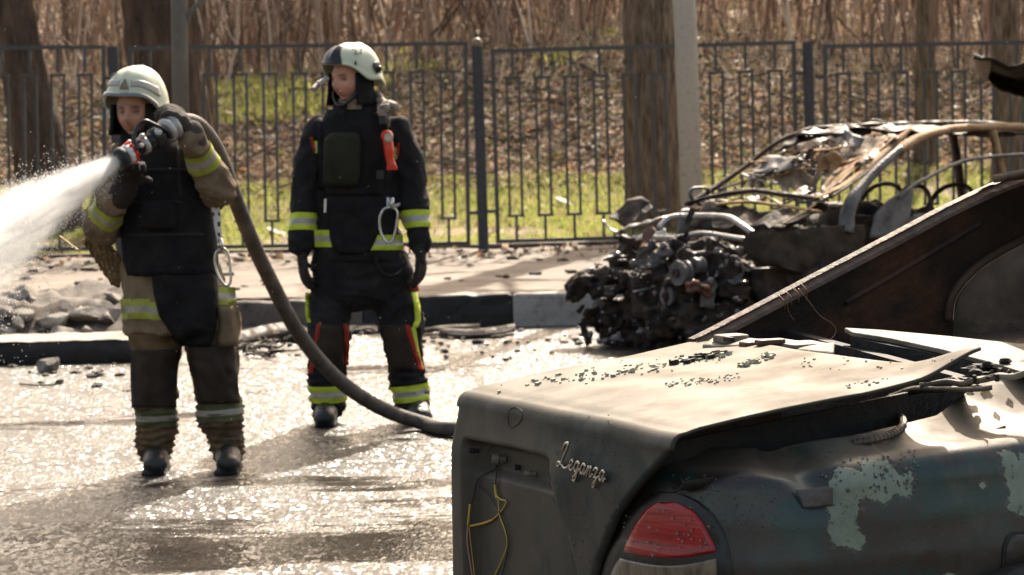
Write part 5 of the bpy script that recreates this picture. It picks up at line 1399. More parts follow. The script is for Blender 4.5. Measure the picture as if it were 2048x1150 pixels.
# body (continuous, mostly inside the clothes)
fw1 = Vector((-.22, -.97, -.05)); hc1 = J1(271, 222, -.03)
hb, axes1 = head_points(hc1, fw1, 1.0)
TR1 = [(258, 272, 335, .07, .02), (285, 255, 360, .085, .02), (305, 236, 388, .105, .02), (340, 240, 400, .12, .02), (400, 250, 412, .125, .02), (460, 254, 420, .12, .02), (520, 258, 424, .12, .02), (580, 256, 452, .125, .02), (640, 260, 460, .12, .02)]
AL1 = [(378, 326, .03, .072), (416, 352, -.02, .078), (436, 380, -.10, .074), (410, 322, -.2, .066), (384, 272, -.29, .050)]
AR1 = [(246, 320, .03, .070), (218, 396, .0, .074), (204, 456, -.07, .074), (220, 420, -.17, .066), (252, 372, -.27, .050)]
LR1 = [(306, 600, .02, .118), (309, 680, .02, .108), (311, 745, .01, .096), (310, 805, .02, .089), (310, 860, .03, .086), (312, 905, .03, .074)]
LL1 = [(413, 600, .02, .118), (424, 690, .01, .106), (430, 745, -.01, .096), (437, 805, .0, .089), (446, 860, .0, .085), (455, 900, .0, .074)]
mb = torso(J1, TR1); mb.add(hb.v, hb.f)
limb(mb, J1, [(285, 300, .03, .06), (278, 262, .0, .055), (274, 235, -.01, .055)])
for L in (AL1, AR1, LR1, LL1): limb(mb, J1, L, grow=-.02)
man1 = fuse(mb, 'person', skin_m, None, .0043, it=1, origin=base1)
tag(man1, 'firefighter in khaki gear and pale helmet spraying water from a shouldered hose nozzle', 'person', 'firefighters on the wet road')
paint_head(man1, hc1, axes1, 1.0, (.46, .25, .17), (.36, .14, .105), (.05, .032, .025))
# jacket
mb = torso(J1, [(266, 268, 340, .095, .02), (285, 248, 368, .11, .02), (305, 230, 394, .13, .02), (340, 232, 404, .145, .02), (400, 240, 420, .15, .02), (460, 244, 430, .15, .02), (520, 244, 436, .15, .02), (560, 243, 455, .155, .02), (600, 242, 468, .16, .02), (640, 246, 473, .165, .02), (662, 252, 470, .155, .02)])
for L in (AL1, AR1): limb(mb, J1, L, grow=.006)
jacket1 = fuse(mb, 'jacket', khaki, man1, .011, fold=crease1)
jb1 = bvh_of([jacket1]); jh1 = hitter(jb1, Y1 - .1)
mb = MB()
for L in (LR1, LL1): limb(mb, J1, L, grow=.004)
tr1 = fuse(mb, 'trousers', brown_t, man1, .011, fold=crease1); tb1 = bvh_of([tr1]); th1 = hitter(tb1, Y1 - .1)
for (x, y, d, tx, ty) in ((312, 905, .03, 311, 938), (455, 900, .0, 458, 934)):
    mb = MB(); a = J1(x, y, d); a.z = .16; h = Vector((a.x, a.y + .03, .045)); toe = J1(tx, ty, -.16); toe.z = .045; toe.y = a.y - .17
    mb.tube([a, Vector((a.x, a.y + .01, .10))], [.075, .07], 14); mb.ball(h, (.055, .07, .05), 12, 8); mb.tube([h, (h + toe) / 2 + Vector((0, 0, .012)), toe], [.055, .058, .052], 14); mb.ball(toe, (.056, .06, .045), 12, 8)
    mb.box((h + toe) / 2 + Vector((0, -.005, -.037)), (.10, .27, .02))
    fuse(mb, 'boot', boot_m, man1, .008, .003, 20)
# dark vest with long tail
tv1 = torso(J1, [(262, 262, 345, .10, .02), (285, 246, 368, .12, .02), (305, 236, 394, .14, .02), (340, 232, 408, .155, .02), (400, 238, 424, .16, .02), (460, 242, 434, .16, .02), (520, 242, 440, .16, .02), (560, 240, 458, .165, .02)])
vh1 = hitter(BVHTree.FromPolygons([Vector(v) for v in tv1.v], tv1.f), Y1 - .1)
cloth_piece('vest', [(268, 262, 352), (300, 250, 388), (340, 246, 402), (400, 250, 416), (460, 246, 428), (520, 250, 432), (548, 258, 430)], 30, vh1, man1, black_c, .018, .012, 44, amp=.012)
both1 = hitter(bvh_of([jacket1, tr1]), Y1 - .12)
cloth_piece('vest_tail', [(545, 306, 428), (590, 312, 432), (630, 322, 430), (655, 340, 428), (690, 362, 418)], 20, both1, man1, black_c, .022, .012, 24, amp=.012)
strap_m = cloth('faded_strap', [(.018, .016, .015), (.034, .031, .029)])
for y0 in (335, 400, 465): cloth_piece('vest_strap', [(y0, 252, 412), (y0 + 9, 253, 413)], 24, vh1, man1, strap_m, .032, .004, 4)
cloth_piece('vest_strap', [(285, 348, 358), (340, 352, 362), (400, 358, 368)], 4, vh1, man1, strap_m, .032, .004, 12); cloth_piece('vest_strap', [(300, 268, 277), (400, 270, 279)], 4, vh1, man1, strap_m, .032, .004, 12)
cloth_piece('chest_pocket', [(412, 290, 345), (420, 286, 349), (455, 287, 348)], 10, vh1, man1, black_c, .045, .02, 10, edge=.75)
cloth_piece('knee_panel', [(700, 264, 357), (750, 262, 354), (815, 266, 350)], 14, th1, man1, knee_m, .006, .006, 16, amp=.006)
cloth_piece('knee_panel', [(690, 378, 470), (745, 384, 474), (806, 396, 478)], 14, th1, man1, knee_m, .006, .006, 16, amp=.006)
tapes = [dull_lime, dull_silver, dull_lime]
e1, w1_ = J1(425, 350, -.15), J1(388, 282, -.27); taped_ring('sleeve_tape', jb1, J1(403, 313, -.215), w1_ - e1, .095, man1, tapes)
e1, w1_ = J1(202, 458, -.10), J1(245, 385, -.25); taped_ring('sleeve_tape', jb1, J1(217, 424, -.165), w1_ - e1, .085, man1, tapes)
taped_patch('hem_tape', [(598, 240, 300), (638, 244, 306)], 12, jh1, man1, tapes)
taped_patch('hem_tape', [(604, 298, 334), (640, 304, 334)], 8, jh1, man1, tapes)
taped_patch('hem_tape', [(574, 428, 470), (610, 434, 474)], 10, jh1, man1, tapes)
taped_ring('leg_tape', tb1, J1(310, 834, .025), (0, 0, -1), .075, man1, [dark_lime, dull_silver, dark_lime])
taped_ring('leg_tape', tb1, J1(440, 822, .0), (.05, 0, -1), .075, man1, [dark_lime, dull_silver, dark_lime])
cloth_piece('thigh_pocket', [(612, 438, 474), (650, 446, 476), (690, 440, 466)], 8, both1, man1, khaki, .02, .02, 8)
# jacket flap blown out at the hip
fl = sheet(J1(163, 478, .02), J1(215, 470, .0), J1(262, 548, .0), J1(232, 570, .03), 14, 18, .012, 14, 5)
fl.v = [tuple(Vector(v) + Vector((0, -.018 * math.sin(i * 1.1), 0))) for i, v in enumerate(fl.v)]
flap_c = cloth('tan_lining_cloth', [(.16, .105, .05), (.30, .2, .105), (.1, .062, .03)], 9)
fl.build('jacket_flap', flap_c, man1, smooth=True, solid=.02)
mb = MB(); mb.tube(smooth_path([J1(118, 472, .02), J1(140, 488, .01), J1(160, 500, .0), J1(172, 474, .0)], 4), .004, 6); mb.build('buckle_wire', M('brass_wire', [(.35, .25, .12)], 5, .35, metal=.6, bump=0), man1, smooth=True)
# collar, neck cape, helmet
def cape(name, c, axes, parent, t0, t1, zt, zb, rt, rb, mat, n=28, solid=.012, k=1.15):
    r, f, u = axes; rows = []
    for i in range(9):
        q = i / 8; rad = rt + (rb - rt) * q ** 1.3
        rows.append([c + (r * math.sin(a) + f * math.cos(a) * k) * (rad + .006 * nz(a * 2.5, q * 3, 4)) + Vector((0, 0, zt + (zb - zt) * q)) for a in [t0 + (t1 - t0) * j / n for j in range(n + 1)]])
    return MB().grid(rows).build(name, mat, parent, smooth=True, solid=solid)
ax_flat1 = (axes1[0], Vector((axes1[1].x, axes1[1].y, 0)).normalized(), Vector((0, 0, 1)))
cape('neck_cape', hc1 + Vector((0, .015, 0)), ax_flat1, man1, R_(48), R_(312), .03, -.10, .105, .118, black_c)
cape('collar', J1(290, 278, .02), ax_flat1, man1, R_(25), R_(335), .055, -.03, .095, .115, black_c, solid=.015)
hel1, pt1, ax1 = helmet('helmet', J1(276, 212, -.005), Vector((-.36, -.93, -.08)), man1, up=(.02, -.10, 1), a=.131, b=.15, top=.172)
arc_grid(pt1, R_(-66), R_(66), .93, 1.15, 30, 6, .010).build('visor', visor_m, hel1, smooth=True, solid=.004)
arc_grid(pt1, R_(-16), R_(2), .62, .86, 8, 8, .004, lambda q: .12 + .88 * q).build('front_badge', M('copper_badge', [(.20, .14, .10), (.3, .22, .16)], 9, .45, bump=0), hel1, smooth=True, solid=.003)
arc_grid(pt1, R_(-78), R_(-19), .64, .80, 20, 4, .0025).build('grey_stripe', silver, hel1, smooth=True, solid=.002)
arc_grid(pt1, R_(5), R_(80), .64, .80, 20, 4, .0025).build('grey_stripe', silver, hel1, smooth=True, solid=.002)
p_ = pt1(R_(38), .54, .006); mark('number_mark', '12', .052, p_, (p_ - (hc1 + Vector((0, 0, .02)))), Vector((0, 0, 1)), ink, hel1)
mb = MB(); mb.tube(smooth_path([pt1(R_(92), 1.0, .004), pt1(R_(98), 1.0, .004) - Vector((-.012, 0, .035)), J1(347, 215, .0)], 4), .010, 8); mb.build('strap_hook', white_p, hel1, smooth=True)
# gloves: left grips the hose behind the nozzle, right holds the nozzle from below
hd = (J1(365, 245, -.30) - J1(235, 320, -.46)).normalized()
g = hand(J1(388, 268, -.30), J1(362, 232, -.31) - J1(388, 268, -.30), Vector((-.35, .25, -.9)), 1.1, 1.25, thumb=1); limb(g, J1, [(392, 282, -.28, .05), (384, 262, -.30, .048)])
fuse(g, 'glove', glove_m, man1, .0062, .002, 30)
g = hand(J1(254, 372, -.28), J1(262, 328, -.36) - J1(254, 372, -.28), Vector((.25, -.75, .4)), .9, 1.3, thumb=-1); limb(g, J1, [(242, 392, -.24, .058), (252, 372, -.28, .054)])
fuse(g, 'glove', dglove, man1, .0062, .002, 30)
# chequered sling with a snap link at the hip
sl = sheet(J1(420, 404, -.10), J1(438, 404, -.09), J1(444, 486, -.14), J1(434, 486, -.15), 4, 20, .003, 20, 2)
mchk = M('sling_white', [(.48, .46, .42), (.6, .58, .53)], 30, .7, bump=.2); o = sl.build('sling', mchk, man1, smooth=True, solid=.004); o.data.materials.append(ink)
for i, p in enumerate(o.data.polygons):
    if (i // 4) % 5 in (0, 1) and (i + i // 20) % 4 < 2: p.material_index = 1
carabiner('carabiner', J1(448, 535, -.17), .155, .075, 'steel snap link hanging from the chequered sling of the hose firefighter', R_(-6))

# ------------------------------------------------------------------ the one standing by
Y2 = 14.55
def J2(px, py, dy=0.0): return P(px, py, Y2 + dy)
base2 = Vector((J2(745, 840).x, Y2, 0))
def crease2(x, y, z):
    v = (1.2 if z < .9 else .9) * FOLD(x, y, z, 8.0)
    if z < .25: v += .005 * math.sin(z * 160 + 4 * nz(x * 8, y * 8, z * 5))
    return v
fw2 = Vector((-.64, -.77, -.02)); hc2 = J2(700, 158, -.03)
hb, axes2 = head_points(hc2, fw2, 1.0)
AR2 = [(640, 262, .02, .074), (622, 320, .03, .078), (614, 388, .02, .072), (606, 445, -.03, .061), (604, 490, -.06, .054)]
AL2 = [(790, 262, .02, .076), (812, 320, .03, .080), (824, 388, .02, .074), (832, 440, -.03, .063), (838, 484, -.06, .055)]
LR2 = [(672, 520, .02, .118), (664, 600, .02, .110), (657, 680, .0, .098), (653, 740, .0, .090), (655, 790, .02, .082), (655, 818, .02, .076)]
LL2 = [(765, 520, .02, .118), (790, 600, .02, .110), (808, 680, .0, .098), (814, 740, .0, .090), (822, 790, .0, .082), (830, 812, .0, .076)]
mb = torso(J2, [(222, 690, 740, .06, .03), (240, 655, 780, .085, .02), (260, 640, 792, .105, .02), (320, 645, 785, .12, .02), (400, 655, 780, .115, .02), (470, 652, 785, .12, .02), (540, 660, 785, .10, .02), (575, 680, 760, .07, .02)]); mb.add(hb.v, hb.f)
limb(mb, J2, [(715, 250, .03, .06), (712, 215, .01, .056), (706, 180, .0, .056)])
for L in (AR2, AL2, LR2, LL2): limb(mb, J2, L, grow=-.02)
man2 = fuse(mb, 'person', skin_m, None, .0043, it=1, origin=base2)
tag(man2, 'firefighter in dark navy gear with lime tape standing by with arms hanging down', 'person', 'firefighters on the wet road')
paint_head(man2, hc2, axes2, 1.0, (.58, .31, .22), (.40, .165, .125), (.13, .08, .055))
mb = torso(J2, [(216, 672, 752, .095, .03), (232, 652, 772, .10, .02), (250, 634, 796, .12, .02), (300, 638, 792, .138, .02), (360, 642, 790, .138, .02), (420, 640, 794, .138, .02), (470, 632, 802, .148, .02), (500, 629, 807, .155, .02), (520, 634, 806, .15, .02)])
for L in (AR2, AL2): limb(mb, J2, L, grow=.005)
jacket2 = fuse(mb, 'jacket', navy, man2, .011, fold=crease2); jb2 = bvh_of([jacket2]); jh2 = hitter(jb2, Y2 - .1)
mb = MB()
for L in (LR2, LL2): limb(mb, J2, L, grow=.004)
mb2 = torso(J2, [(490, 640, 796, .13, .02), (540, 634, 805, .135, .02), (590, 640, 806, .13, .02), (612, 668, 770, .10, .02), (622, 690, 740, .06, .02)]); mb.add(mb2.v, mb2.f)
tr2 = fuse(mb, 'trousers', navy, man2, .011, fold=crease2); tb2 = bvh_of([tr2]); th2 = hitter(tb2, Y2 - .1)
for (x, y, d, tx, ty) in ((655, 818, .02, 653, 845), (832, 812, .0, 845, 832)):
    mb = MB(); a = J2(x, y, d); a.z = .16; h = Vector((a.x, a.y + .03, .045)); toe = J2(tx, ty, 0); toe.z = .045; toe.y = a.y - .17
    mb.tube([a, Vector((a.x, a.y + .01, .10))], [.072, .068], 14); mb.ball(h, (.055, .07, .05), 12, 8); mb.tube([h, (h + toe) / 2 + Vector((0, 0, .012)), toe], [.055, .058, .052], 14); mb.ball(toe, (.056, .06, .045), 12, 8)
    mb.box((h + toe) / 2 + Vector((0, -.005, -.037)), (.10, .27, .02))
    fuse(mb, 'boot', boot_m, man2, .008, .003, 20)
both2 = hitter(bvh_of([jacket2, tr2]), Y2 - .12)
cloth_piece('vest', [(222, 655, 770), (250, 645, 775), (300, 646, 772), (350, 650, 768), (390, 654, 764)], 26, jh2, man2, black_c, .016, .01, 30, amp=.008)
cloth_piece('vest_flap', [(392, 655, 762), (430, 660, 760), (470, 662, 752), (495, 668, 742), (505, 682, 730)], 22, both2, man2, black_c, .014, .01, 22, amp=.008)
cloth_piece('chest_pocket', [(274, 668, 712), (282, 656, 715), (330, 655, 714), (368, 654, 712)], 12, jh2, man2, olive, .042, .025, 16, edge=.72)
# straps and buckles
cloth_piece('harness_strap', [(235, 765, 776), (300, 762, 773), (380, 756, 768)], 4, jh2, man2, black_c, .024, .004, 14)
cloth_piece('harness_strap', [(235, 636, 648), (300, 636, 648), (380, 640, 652)], 4, jh2, man2, black_c, .024, .004, 14)
for (x, y) in ((760, 350), (765, 240)): MB().box(J2(x, y, -.165), (.035, .02, .045)).build('buckle', black_p, man2, bevel=.004)
lt = [lime, silver, lime]
taped_ring('cuff_tape', jb2, J2(601, 445, -.03), J2(604, 492, -.05) - J2(604, 445, -.03), .085, man2, lt)
taped_ring('cuff_tape', jb2, J2(836, 440, -.03), J2(840, 485, -.05) - J2(838, 440, -.03), .085, man2, lt)
taped_patch('hem_tape', [(460, 628, 660), (494, 630, 668)], 10, jh2, man2, lt)
taped_patch('hem_tape', [(470, 740, 806), (500, 734, 806)], 12, jh2, man2, lt)
taped_patch('chest_tape', [(282, 627, 647), (306, 630, 646)], 6, jh2, man2, lt, n_row=7); cloth_piece('red_piping', [(274, 619, 626), (302, 627, 632)], 3, jh2, man2, redc, .006, .003, 6)
taped_patch('chest_tape', [(294, 789, 797), (318, 786, 794)], 4, jh2, man2, [dull_lime, dull_silver, dull_lime], n_row=7); cloth_piece('red_piping', [(286, 795, 800), (312, 792, 797)], 3, jh2, man2, redc, .006, .003, 6)
taped_ring('leg_tape', tb2, J2(655, 787, .02), (0, 0, -1), .082, man2, lt); taped_ring('leg_tape', tb2, J2(821, 785, .0), (.1, 0, -1), .082, man2, lt)
def side_strip(name, pts, wd, hit, mat, off=.006):
    return cloth_piece(name, [(y, x, x + wd) for x, y in pts], 4, hit, man2, mat, off, .003, 24)
side_strip('side_tape', [(611, 585), (611, 630), (615, 645)], 7, th2, lime, .004)
side_strip('side_tape', [(822, 585), (828, 610), (830, 640), (824, 655)], 11, th2, lime, .004)
side_strip('side_tape', [(822, 655), (828, 700), (838, 740)], 9, th2, lime, .004)
side_strip('red_piping', [(634, 648), (628, 690), (622, 720), (616, 748)], 10, th2, redc)
side_strip('red_piping', [(686, 648), (690, 690), (688, 730)], 9, th2, redc)
side_strip('red_piping', [(808, 650), (820, 690), (830, 720), (836, 740)], 11, th2, redc)
cloth_piece('pocket_top', [(572, 818, 836), (582, 820, 838)], 4, th2, man2, redc, .01, .004, 4)
cloth_piece('knee_panel', [(650, 640, 684), (700, 632, 686), (740, 630, 686)], 10, th2, man2, knee_m, .006, .005, 12)
cloth_piece('knee_panel', [(650, 766, 806), (700, 775, 824), (740, 784, 832)], 10, th2, man2, knee_m, .006, .005, 12)
ax_flat2 = (axes2[0], Vector((axes2[1].x, axes2[1].y, 0)).normalized(), Vector((0, 0, 1)))
cape('neck_cape', hc2 + Vector((0, .015, 0)), ax_flat2, man2, R_(62), R_(298), .03, -.125, .104, .118, black_c)
cape('hood', J2(712, 205, .01), ax_flat2, man2, R_(0), R_(360), .02, -.06, .078, .085, beige_c)
cape('collar', J2(712, 226, .015), (Vector((1, 0, 0)), Vector((0, -1, 0)), Vector((0, 0, 1))), man2, R_(22), R_(338), .050, -.05, .105, .15, navy, solid=.016, k=.95)
mb = MB(); r, f, u = axes2
mb.tube(smooth_path([hc2 + r * .078 + u * -.02 + f * .02, hc2 + r * .066 + u * -.085 + f * .05, hc2 + u * -.126 + f * .075, hc2 - r * .066 + u * -.085 + f * .05, hc2 - r * .078 + u * -.02 + f * .02], 5), .008, 6); mb.build('chin_strap', black_p, man2, smooth=True)
hel2, pt2, ax2 = helmet('helmet', J2(707, 150, -.005), Vector((-.64, -.77, -.04)), man2, up=(.02, -.06, 1), a=.136, b=.155, top=.155)
arc_grid(pt2, R_(-26), R_(40), .34, .985, 22, 18, .004, lambda q: .55 + .45 * q).build('dark_front_panel', black_p, hel2, smooth=True, solid=.003)
arc_grid(pt2, R_(-112), R_(-88), .70, .90, 8, 6, .005, lambda q: .5 + .5 * math.sin(math.pi * min(1, q + .1))).build('side_plate', black_p, hel2, smooth=True, solid=.006)
c_ = pt2(R_(-100), .83, .014); mb = MB(); mb.ball(c_, (.014, .014, .014), 12, 8); mb.build('side_knob', black_p, hel2, smooth=True)
p_ = pt2(R_(-58), .52, .006); mark('number_mark', '27', .058, p_, p_ - (hc2 + Vector((0, 0, .03))), Vector((0, 0, 1)), ink, hel2)
arc_grid(pt2, R_(-53), R_(-48), .80, .90, 4, 4, .004, lambda q: .3 + .7 * q).build('small_emblem', ink, hel2, solid=.002)
mb = MB(); a_ = J2(655, 157, -.03); b_ = J2(636, 167, -.10); mb.tube([a_, b_], [.011, .013], 12); hl = mb.build('headlamp', white_p, hel2, smooth=False)
mb = MB(); mb.tube([b_ + Vector((-.003, -.002, -.006)), b_ + Vector((-.018, -.03, -.03))], [.013, .016], 14); mb.build('lens', steel, hl)
for (w0, dd, th_, pnv) in (((604, 494, -.05), (606, 545, -.075), 1, Vector((.85, .3, 0))), ((840, 490, -.05), (843, 545, -.085), -1, Vector((-.85, .35, 0)))):
    g = hand(J2(*w0), J2(*dd) - J2(*w0), pnv, .42, 1.2, thumb=th_); limb(g, J2, [(w0[0], w0[1] - 12, w0[2], .05), (w0[0], w0[1] + 4, w0[2], .046)])
    fuse(g, 'glove', dglove, man2, .0058, .0015, 30)
# radio handset at the shoulder, hose loop at the hip, torch, snap link
lump = MB(); lump.box(J2(768, 228, -.10), (.05, .05, .09)); lump.ball(J2(778, 214, -.06), (.05, .05, .035), 10, 8); lump.tube([J2(752, 188, .0), J2(764, 205, -.03), J2(776, 214, -.05)], .024, 10)
fuse(lump, 'shoulder_radio', M('camouflage_cover', [(.02, .018, .014), (.11, .085, .06), (.3, .24, .19), (.03, .025, .02)], 22, .7, bump=.3), man2, .008, .006, 20)
mb = MB(); mb.tube(smooth_path([J2(750, 505, -.14), J2(756, 535, -.17), J2(775, 552, -.18), J2(798, 548, -.17), J2(812, 525, -.14)], 5), .009, 8); mb.build('strap_loop', black_c, man2, smooth=True)
to = empty('torch', J2(778, 300, -.19), 'red plastic torch clipped to the chest of the navy firefighter', 'torch')
mb = MB(); mb.tube(smooth_path([J2(775, 278, -.185), J2(778, 300, -.19), J2(780, 318, -.19), J2(784, 334, -.19)], 3), [.026, .027, .027, .028, .026, .024, .023, .024, .025, .028], 14, flat=.9); mb.ball(J2(774, 272, -.185), (.031, .026, .030), 14, 10)
fuse(mb, 'body', red_p, to, .005)
mb = MB(); c_ = J2(777, 275, -.212); mb.tube([c_ + Vector((0, .01, 0)), c_ - Vector((0, .008, 0))], .022, 18); mb.build('bezel', silver, to); mb = MB(); mb.tube([c_, c_ - Vector((0, .010, 0))], .016, 16); mb.build('lens', M('torch_lens', [(.5, .42, .3), (.6, .52, .4)], 9, .1, bump=0), to)
mb = MB(); mb.box(J2(784, 336, -.19), (.05, .045, .02)); mb.build('base', red_p, to, bevel=.004)
carabiner('carabiner', J2(778, 450, -.19), .165, .10, 'large steel snap link on the chest strap of the navy firefighter', R_(8))
mb = MB(); mb.tube([J2(776, 396, -.16), J2(776, 415, -.18)], .008, 8); mb.tube([J2(784, 414, -.185), J2(800, 408, -.19)], .008, 8); mb.build('snap_shackle', steel, man2)
mb = MB(); mb.tube([J2(651, 398, -.15), J2(650, 425, -.155)], .006, 6); mb.build('zip_pull', steel, man2)
# ================================================================== NOZZLE, HOSE, WATER
TIP, BUT = J1(236, 321, -.50), J1(352, 251, -.32)
nax = (BUT - TIP).normalized(); nl = (BUT - TIP).length
nup = (Vector((0, 0, 1)) - nax * nax.z).normalized(); nsd = nax.cross(nup)
noz = empty('hose_nozzle', TIP, 'black fire hose nozzle with red and white collar held at the shoulder', 'nozzle')
alu_n = M('worn_aluminium', [(.30, .285, .27), (.5, .48, .45)], 20, .35, metal=.5, bump=.2, bscale=70)
def seg(name, prof, mat, n=20, flat=False):
    return MB().tube([TIP + nax * (a * nl) for a, r in prof], [r for a, r in prof], n).build(name, mat, noz, smooth=not flat)
seg('bumper', [(0, .040), (.01, .046), (.10, .047), (.12, .040)], rubber)
seg('white_collar', [(.12, .036), (.13, .043), (.20, .043), (.21, .036)], white_p)
for k in range(10):
    an = 2 * math.pi * k / 10; d = nup * math.cos(an) + nsd * math.sin(an); c = TIP + nax * (nl * .225) + d * .040
    MB().box(c, (.022, .014, .016), (nax, nup.cross(d) if abs(d.dot(nup)) < .99 else nsd, d)).build('red_lug', red_p, noz, bevel=.002)
seg('red_ring', [(.21, .034), (.22, .039), (.26, .039), (.27, .034)], red_p)
seg('barrel', [(.26, .031), (.5, .029), (.52, .034), (.60, .035), (.62, .028), (.84, .03)], black_p)
seg('flow_ring', [(.40, .034), (.41, .040), (.47, .040), (.48, .034)], alu_n)
seg('valve_body', [(.58, .036), (.60, .043), (.72, .044), (.76, .038)], black_p)
seg('coupling', [(.80, .040), (.82, .055), (.88, .056), (.89, .050), (.92, .050), (.93, .056), (.98, .055), (1.0, .042)], alu_n)
for k, (a, an, r) in enumerate([(.44, .4, .014), (.66, .9, .017), (.66, -2.2, .015), (.34, 1.2, .011), (.30, -.6, .011), (.84, -1.2, .015)]):
    d = nup * math.cos(an) - nsd * math.sin(an) * (1 if nsd.y > 0 else -1); MB().ball(TIP + nax * (nl * a) + d * .042, r, 10, 7).build('knob', alu_n if k % 2 == 0 else white_p, noz, smooth=True)
hp = [J1(275, 300, -.50), J1(268, 276, -.49), J1(276, 252, -.47), J1(290, 242, -.46), J1(306, 248, -.44), J1(334, 262, -.40), J1(342, 276, -.38)]
MB().tube(smooth_path(hp, 6), .0085, 8, flat=1.0).build('bail_handle', black_p, noz, smooth=True)
hp = [p + Vector((.02, -.07, -.015)) for p in hp]
# hose: from the coupling over the hand, down behind the shoulder to the road and away behind the sedan
hose_m = M('dusty_hose_jacket', [(.040, .032, .027), (.085, .070, .058), (.13, .108, .09)], 14, .7, bump=.4, bscale=120)
hz_ = lambda x, y, Y: P(x, y, Y)
hpts = [BUT - nax * .01, J1(372, 243, -.29), J1(398, 252, -.22), J1(425, 285, -.08), J1(448, 335, .08), J1(466, 385, .16), J1(484, 432, .25), J1(512, 500, .38), J1(548, 575, .55), J1(590, 655, .72), J1(640, 722, .90), J1(700, 778, 1.06), J1(770, 820, 1.20)]
g1 = G(845, 846, .036); g2 = G(910, 858, .036); hpts += [g1, g2, g2 + Vector((.5, -.02, 0)), g2 + Vector((1.3, .3, 0)), g2 + Vector((3.0, .2, 0))]
ho = MB().tube(smooth_path(hpts, 10), .0345, 18).build('fire_hose', hose_m, None, smooth=True, origin=g2)
tag(ho, 'thick grey brown fire hose drooping from the nozzle to the wet road', 'hose')
# water jet
J_END = P(-190, 560, Y1 - 1.05); jd = (J_END - TIP) * 2.0; jl = jd.length; jd = jd / jl; ja = jd.orthogonal().normalized(); jb = jd.cross(ja)
water = empty('water_jet', TIP, kind='stuff'); water['label'] = 'white jet of water bursting from the nozzle to the left edge'; water['category'] = 'water'
def jp(t, r, an, sag=0.0): return TIP + jd * (jl * t) + (ja * math.cos(an) + jb * math.sin(an)) * r - Vector((0, 0, .40 * t * t + sag))
def jrad(t): return .034 + .64 * t
rows = [[jp(t, jrad(t), 2 * math.pi * j / 20) for j in range(20)] for t in np.linspace(0, 1, 40)]
mb = MB().grid(rows, closed=True); mb.f += [tuple(range(19, -1, -1)), tuple(39 * 20 + j for j in range(20))]
vm = bpy.data.materials.new('fine_spray'); vm.use_nodes = True; N, L = vm.node_tree.nodes, vm.node_tree.links; N.remove(N['Principled BSDF'])
pv = N.new('ShaderNodeVolumePrincipled'); pv.inputs['Color'].default_value = (.995, .995, .995, 1); pv.inputs['Anisotropy'].default_value = .6
tc = N.new('ShaderNodeTexCoord'); mp = N.new('ShaderNodeMapping'); mp.vector_type = 'TEXTURE'
mat_ = Matrix((jd, ja, jb)).transposed(); mp.inputs['Rotation'].default_value = mat_.to_euler(); L.new(tc.outputs['Object'], mp.inputs[0])
sx = N.new('ShaderNodeSeparateXYZ'); L.new(mp.outputs[0], sx.inputs[0])
def mth(op, a, b=0.0):
    n = N.new('ShaderNodeMath'); n.operation = op
    for i, q in enumerate((a, b)):
        if isinstance(q, (int, float)): n.inputs[i].default_value = q
        else: L.new(q, n.inputs[i])
    return n.outputs[0]
st = N.new('ShaderNodeMapping'); st.inputs['Scale'].default_value = (3, 24, 24); L.new(mp.outputs[0], st.inputs[0])
nzn = N.new('ShaderNodeTexNoise'); nzn.inputs['Scale'].default_value = 1.6; nzn.inputs['Detail'].default_value = 5; L.new(st.outputs[0], nzn.inputs['Vector'])
# radius from the sagging axis
tt_ = mth('DIVIDE', sx.outputs[0], jl); sag = mth('MULTIPLY', mth('MULTIPLY', tt_, tt_), .40)
yy = mth('ADD', sx.outputs[1], mth('MULTIPLY', sag, ja.z)); zz = mth('ADD', sx.outputs[2], mth('MULTIPLY', sag, jb.z))
rad = mth('SQRT', mth('ADD', mth('MULTIPLY', yy, yy), mth('MULTIPLY', zz, zz))); rn = mth('DIVIDE', rad, mth('ADD', .034, mth('MULTIPLY', tt_, .64)))
core = N.new('ShaderNodeMapRange'); core.interpolation_type = 'SMOOTHERSTEP'; L.new(rn, core.inputs[0]); core.inputs[1].default_value = 1.0; core.inputs[2].default_value = .12; core.inputs[3].default_value = 0; core.inputs[4].default_value = 1
nmr = N.new('ShaderNodeMapRange'); L.new(nzn.outputs['Fac'], nmr.inputs[0]); nmr.inputs[1].default_value = .40; nmr.inputs[2].default_value = .62; nmr.inputs[3].default_value = .02; nmr.inputs[4].default_value = 1.7
fade = N.new('ShaderNodeMapRange'); fade.interpolation_type = 'SMOOTHSTEP'; L.new(tt_, fade.inputs[0]); fade.inputs[1].default_value = .5; fade.inputs[2].default_value = .98; fade.inputs[3].default_value = 1; fade.inputs[4].default_value = 0
den = mth('MULTIPLY', mth('DIVIDE', 11.0, mth('ADD', .10, mth('MULTIPLY', tt_, 2.0))), fade.outputs[0])
L.new(mth('MULTIPLY', mth('MULTIPLY', core.outputs[0], nmr.outputs[0]), den), pv.inputs['Density']); L.new(pv.outputs[0], N['Material Output'].inputs['Volume'])
core_o = mb.build('spray_core', vm, water, smooth=True); core_o['kind'] = 'stuff'
drop_m = M('water_drops', [(.86, .86, .84), (.92, .92, .9)], 5, .12, bump=0, transl=.5, spec=.8)
